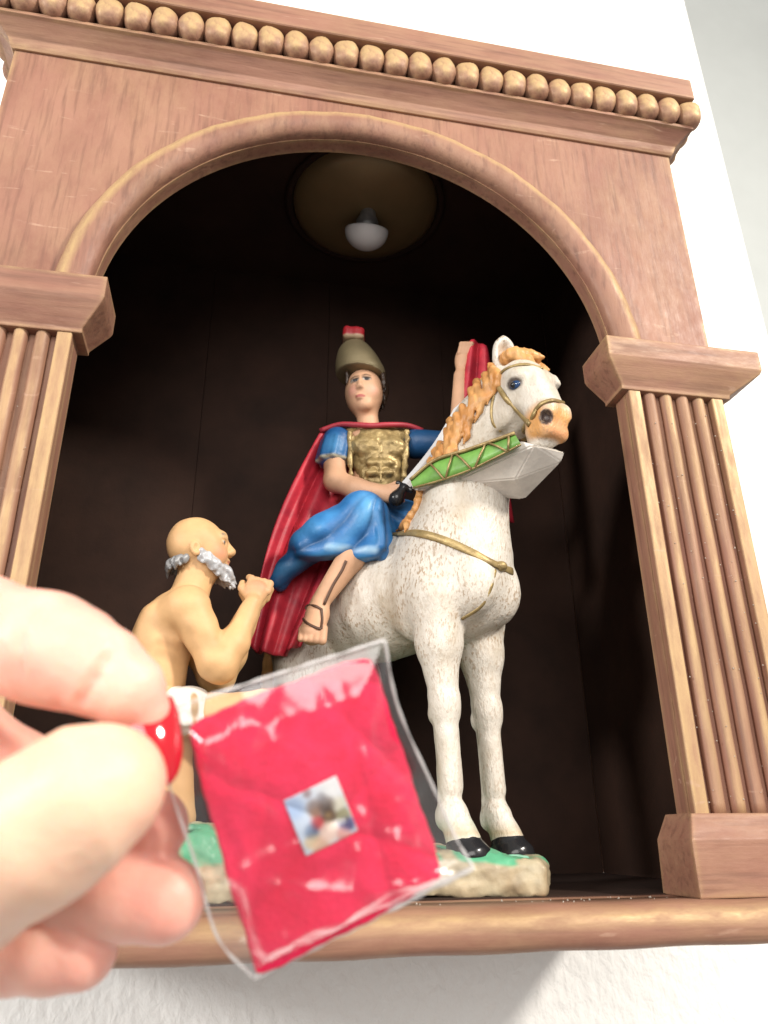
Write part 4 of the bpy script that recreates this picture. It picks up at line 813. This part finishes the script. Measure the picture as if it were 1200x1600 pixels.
# the printed picture: soft blots of sky, rider, animal and pale ground
PA, PB, PC, PD = at(443, 1251, 13.2), at(525, 1212, 13.35), at(560, 1299, 13.35), at(478, 1337, 13.2); m = 60
blots = [((.85, .9, .97), .15, .12, .5), ((.55, .68, .88), .1, .2, .2), ((.95, .95, .95), .75, .1, .28), ((.80, .85, .92), .1, .5, .22), ((.45, .42, .45), .62, .22, .09), ((.50, .33, .30), .42, .05, .08), ((.45, .30, .22), .45, .33, .15), ((.82, .58, .42), .42, .42, .10), ((.75, .12, .14), .40, .58, .12), ((.28, .36, .50), .25, .66, .13),
         ((.30, .22, .18), .66, .38, .15), ((.45, .33, .22), .62, .58, .13), ((.85, .72, .48), .62, .55, .06), ((.90, .88, .80), .85, .45, .13), ((.62, .60, .45), .85, .66, .12), ((.34, .32, .52), .86, .82, .12), ((.90, .78, .72), .5, .80, .16), ((.88, .80, .66), .2, .82, .13), ((.82, .66, .56), .30, .95, .14), ((.95, .90, .84), .6, .75, .09), ((.85, .62, .58), .75, .95, .12)]
G = np.zeros((m, m, 3)); C = np.zeros((m*m, 3))
FE1, FE2 = (FB-FA), (FD-FA); fx = FE1/np.linalg.norm(FE1); fy = np.cross(fnr, fx)
def felt_uv(p):                             # cloth coordinates of a point in front of it
    u = v = 0.5
    for _ in range(12):
        q = FA*(1-u)*(1-v)+FB*u*(1-v)+FC*u*v+FD*(1-u)*v; e = p-q; e = e-fnr*(e @ fnr)
        du = (FB-FA)*(1-v)+(FC-FD)*v; dv = (FD-FA)*(1-u)+(FC-FB)*u
        A = np.array([[du @ fx, dv @ fx], [du @ fy, dv @ fy]]); d = np.linalg.solve(A, np.array([e @ fx, e @ fy])); u += d[0]; v += d[1]
    return u, v
for i in range(m):
    for j in range(m):
        u, v = i/(m-1), j/(m-1); p = PA*(1-u)*(1-v)+PB*u*(1-v)+PC*u*v+PD*(1-u)*v
        a, b = felt_uv(p); p = FA*(1-a)*(1-b)+FB*a*(1-b)+FC*a*b+FD*(1-a)*b; G[i, j] = p+fnr*((crease(a, b)-0.12)*0.75+0.085)
        c = np.array((.80, .82, .86)); w = 1.0
        for col, x, y, s in blots:
            g = 6*math.exp(-(((u-x)**2+(v-y)**2)/(s*s)*1.1)**2.2); c = c+np.array(col)*g; w += g
        C[i*m+j] = (c/w)**2.6
V, F = solid_grid(G, np.tile(fnr, (m, m, 1)), 0.02)
link('picture_print', mesh_from('picture_print', V-FO, F, True, np.vstack([C, C])), painted('printed_paper', 0.35, 0.06, 300), felt)
# the sachet
def film_mat():
    t = NT('clear_film'); t.t.nodes.remove(t.b)
    lw = t.n('ShaderNodeLayerWeight', Blend=0.5); gl = t.n('ShaderNodeBsdfGlossy', Roughness=0.2); gl.inputs['Color'].default_value = (1, 1, 1, 1); tr = t.n('ShaderNodeBsdfTransparent'); tr.inputs['Color'].default_value = (0.995, 0.995, 0.995, 1)
    mx = t.n('ShaderNodeMixShader'); t.l(t.math('ADD', t.math('MULTIPLY', t.math('POWER', lw.outputs['Facing'], 3.0), 0.7), 0.045), mx.inputs[0]); t.l(tr.outputs[0], mx.inputs[1]); t.l(gl.outputs[0], mx.inputs[2]); t.l(mx.outputs[0], t.out.inputs[0])
    bp = t.n('ShaderNodeBump', Strength=0.7, Distance=0.003); t.l(t.noise(35, 2, 0.5, None, 1.2), bp.inputs['Height']); t.l(bp.outputs[0], gl.inputs['Normal']); t.l(bp.outputs[0], lw.inputs['Normal']); return t.m
def seam_mat():
    t = NT('milky_seam'); tr = t.n('ShaderNodeBsdfTransparent'); mx = t.n('ShaderNodeMixShader', Fac=0.5); t.set(Base_Color=(0.85, 0.83, 0.82, 1), Roughness=0.15, Specular_IOR_Level=0.6)
    t.l(tr.outputs[0], mx.inputs[1]); t.l(t.b.outputs[0], mx.inputs[2]); t.l(mx.outputs[0], t.out.inputs[0]); return t.m
FILM, SEAM = film_mat(), seam_mat()
sachet = thing('plastic_sachet', 'crinkled clear plastic sachet with sealed edges, held up in front of the niche', 'sachet', FO)
Lc = [(262, 1108, 12.95), (258, 1200, 12.85), (304, 1345, 12.85), (340, 1465, 12.85), (396, 1528, 12.9)]; Rc = [(601, 1000, 13.8), (622, 1105, 13.85), (676, 1228, 13.9), (712, 1308, 13.85), (740, 1356, 13.75)]
def film(sgn):
    n = 60; A = spline([at(*p) for p in Lc], n); B = spline([at(*p) for p in Rc], n); G = np.zeros((n, n, 3))
    for i in range(n):
        for j in range(n):
            u, v = i/(n-1), j/(n-1); p = A[j]*(1-u)+B[j]*u
            ed = min(1, 6*min(u, 1-u, v, 1-v)); 
            w = 0.0
            for a, o, s, h in ((2.0, 0.45, 34, .10), (0.6, 0.85, 36, .10), (1.5, 0.55, 40, .08), (2.45, -0.2, 36, .10), (0.2, 0.3, 34, .08), (0.35, 0.5, 26, .09), (0.9, 0.95, 22, .08), (2.3, 0.05, 30, .08), (2.8, -0.6, 24, .09), (1.3, 0.35, 30, .06), (0.05, 0.80, 28, .09), (1.75, 0.8, 25, .07)):
                q = (u*math.cos(a)+v*math.sin(a)-o)*s; w += h*math.exp(-abs(q))
            w += 0.30*abs(float(vnoise(np.array([[u*4+sgn, v*4, 0]]), 1.0, 33+sgn)[0])-0.5)+0.14*abs(float(vnoise(np.array([[u*9+sgn, v*9, 0]]), 1.0, 35+sgn)[0])-0.5)
            G[i, j] = p+fnr*(sgn*0.30*ed+1.0*w*ed+(crease(u, v)-0.12)*0.68*ed)
    return solid_grid(G, np.tile(fnr, (n, n, 1)), 0.006), G
(f1, G1), (f2, G2) = film(1), film(-1)
link('front_film', mesh_from('front_film', f1[0]-FO, f1[1]), FILM, sachet); link('back_film', mesh_from('back_film', f2[0]-FO, f2[1]), FILM, sachet)
for nm, pts, r in (('top_seam', G1[:, 0], 0.030), ('bottom_seam', G1[:, -1], 0.045), ('side_seam', G1[0], 0.025), ('side_seam', G1[-1], 0.025)):
    P = pts.copy(); rad = [r*(1+0.5*math.sin(i*0.7)*math.sin(i*0.23)) for i in range(len(P))]
    V, F = tube(P, rad, 8); link(nm, mesh_from(nm, np.array(V)-FO, F), SEAM, sachet)
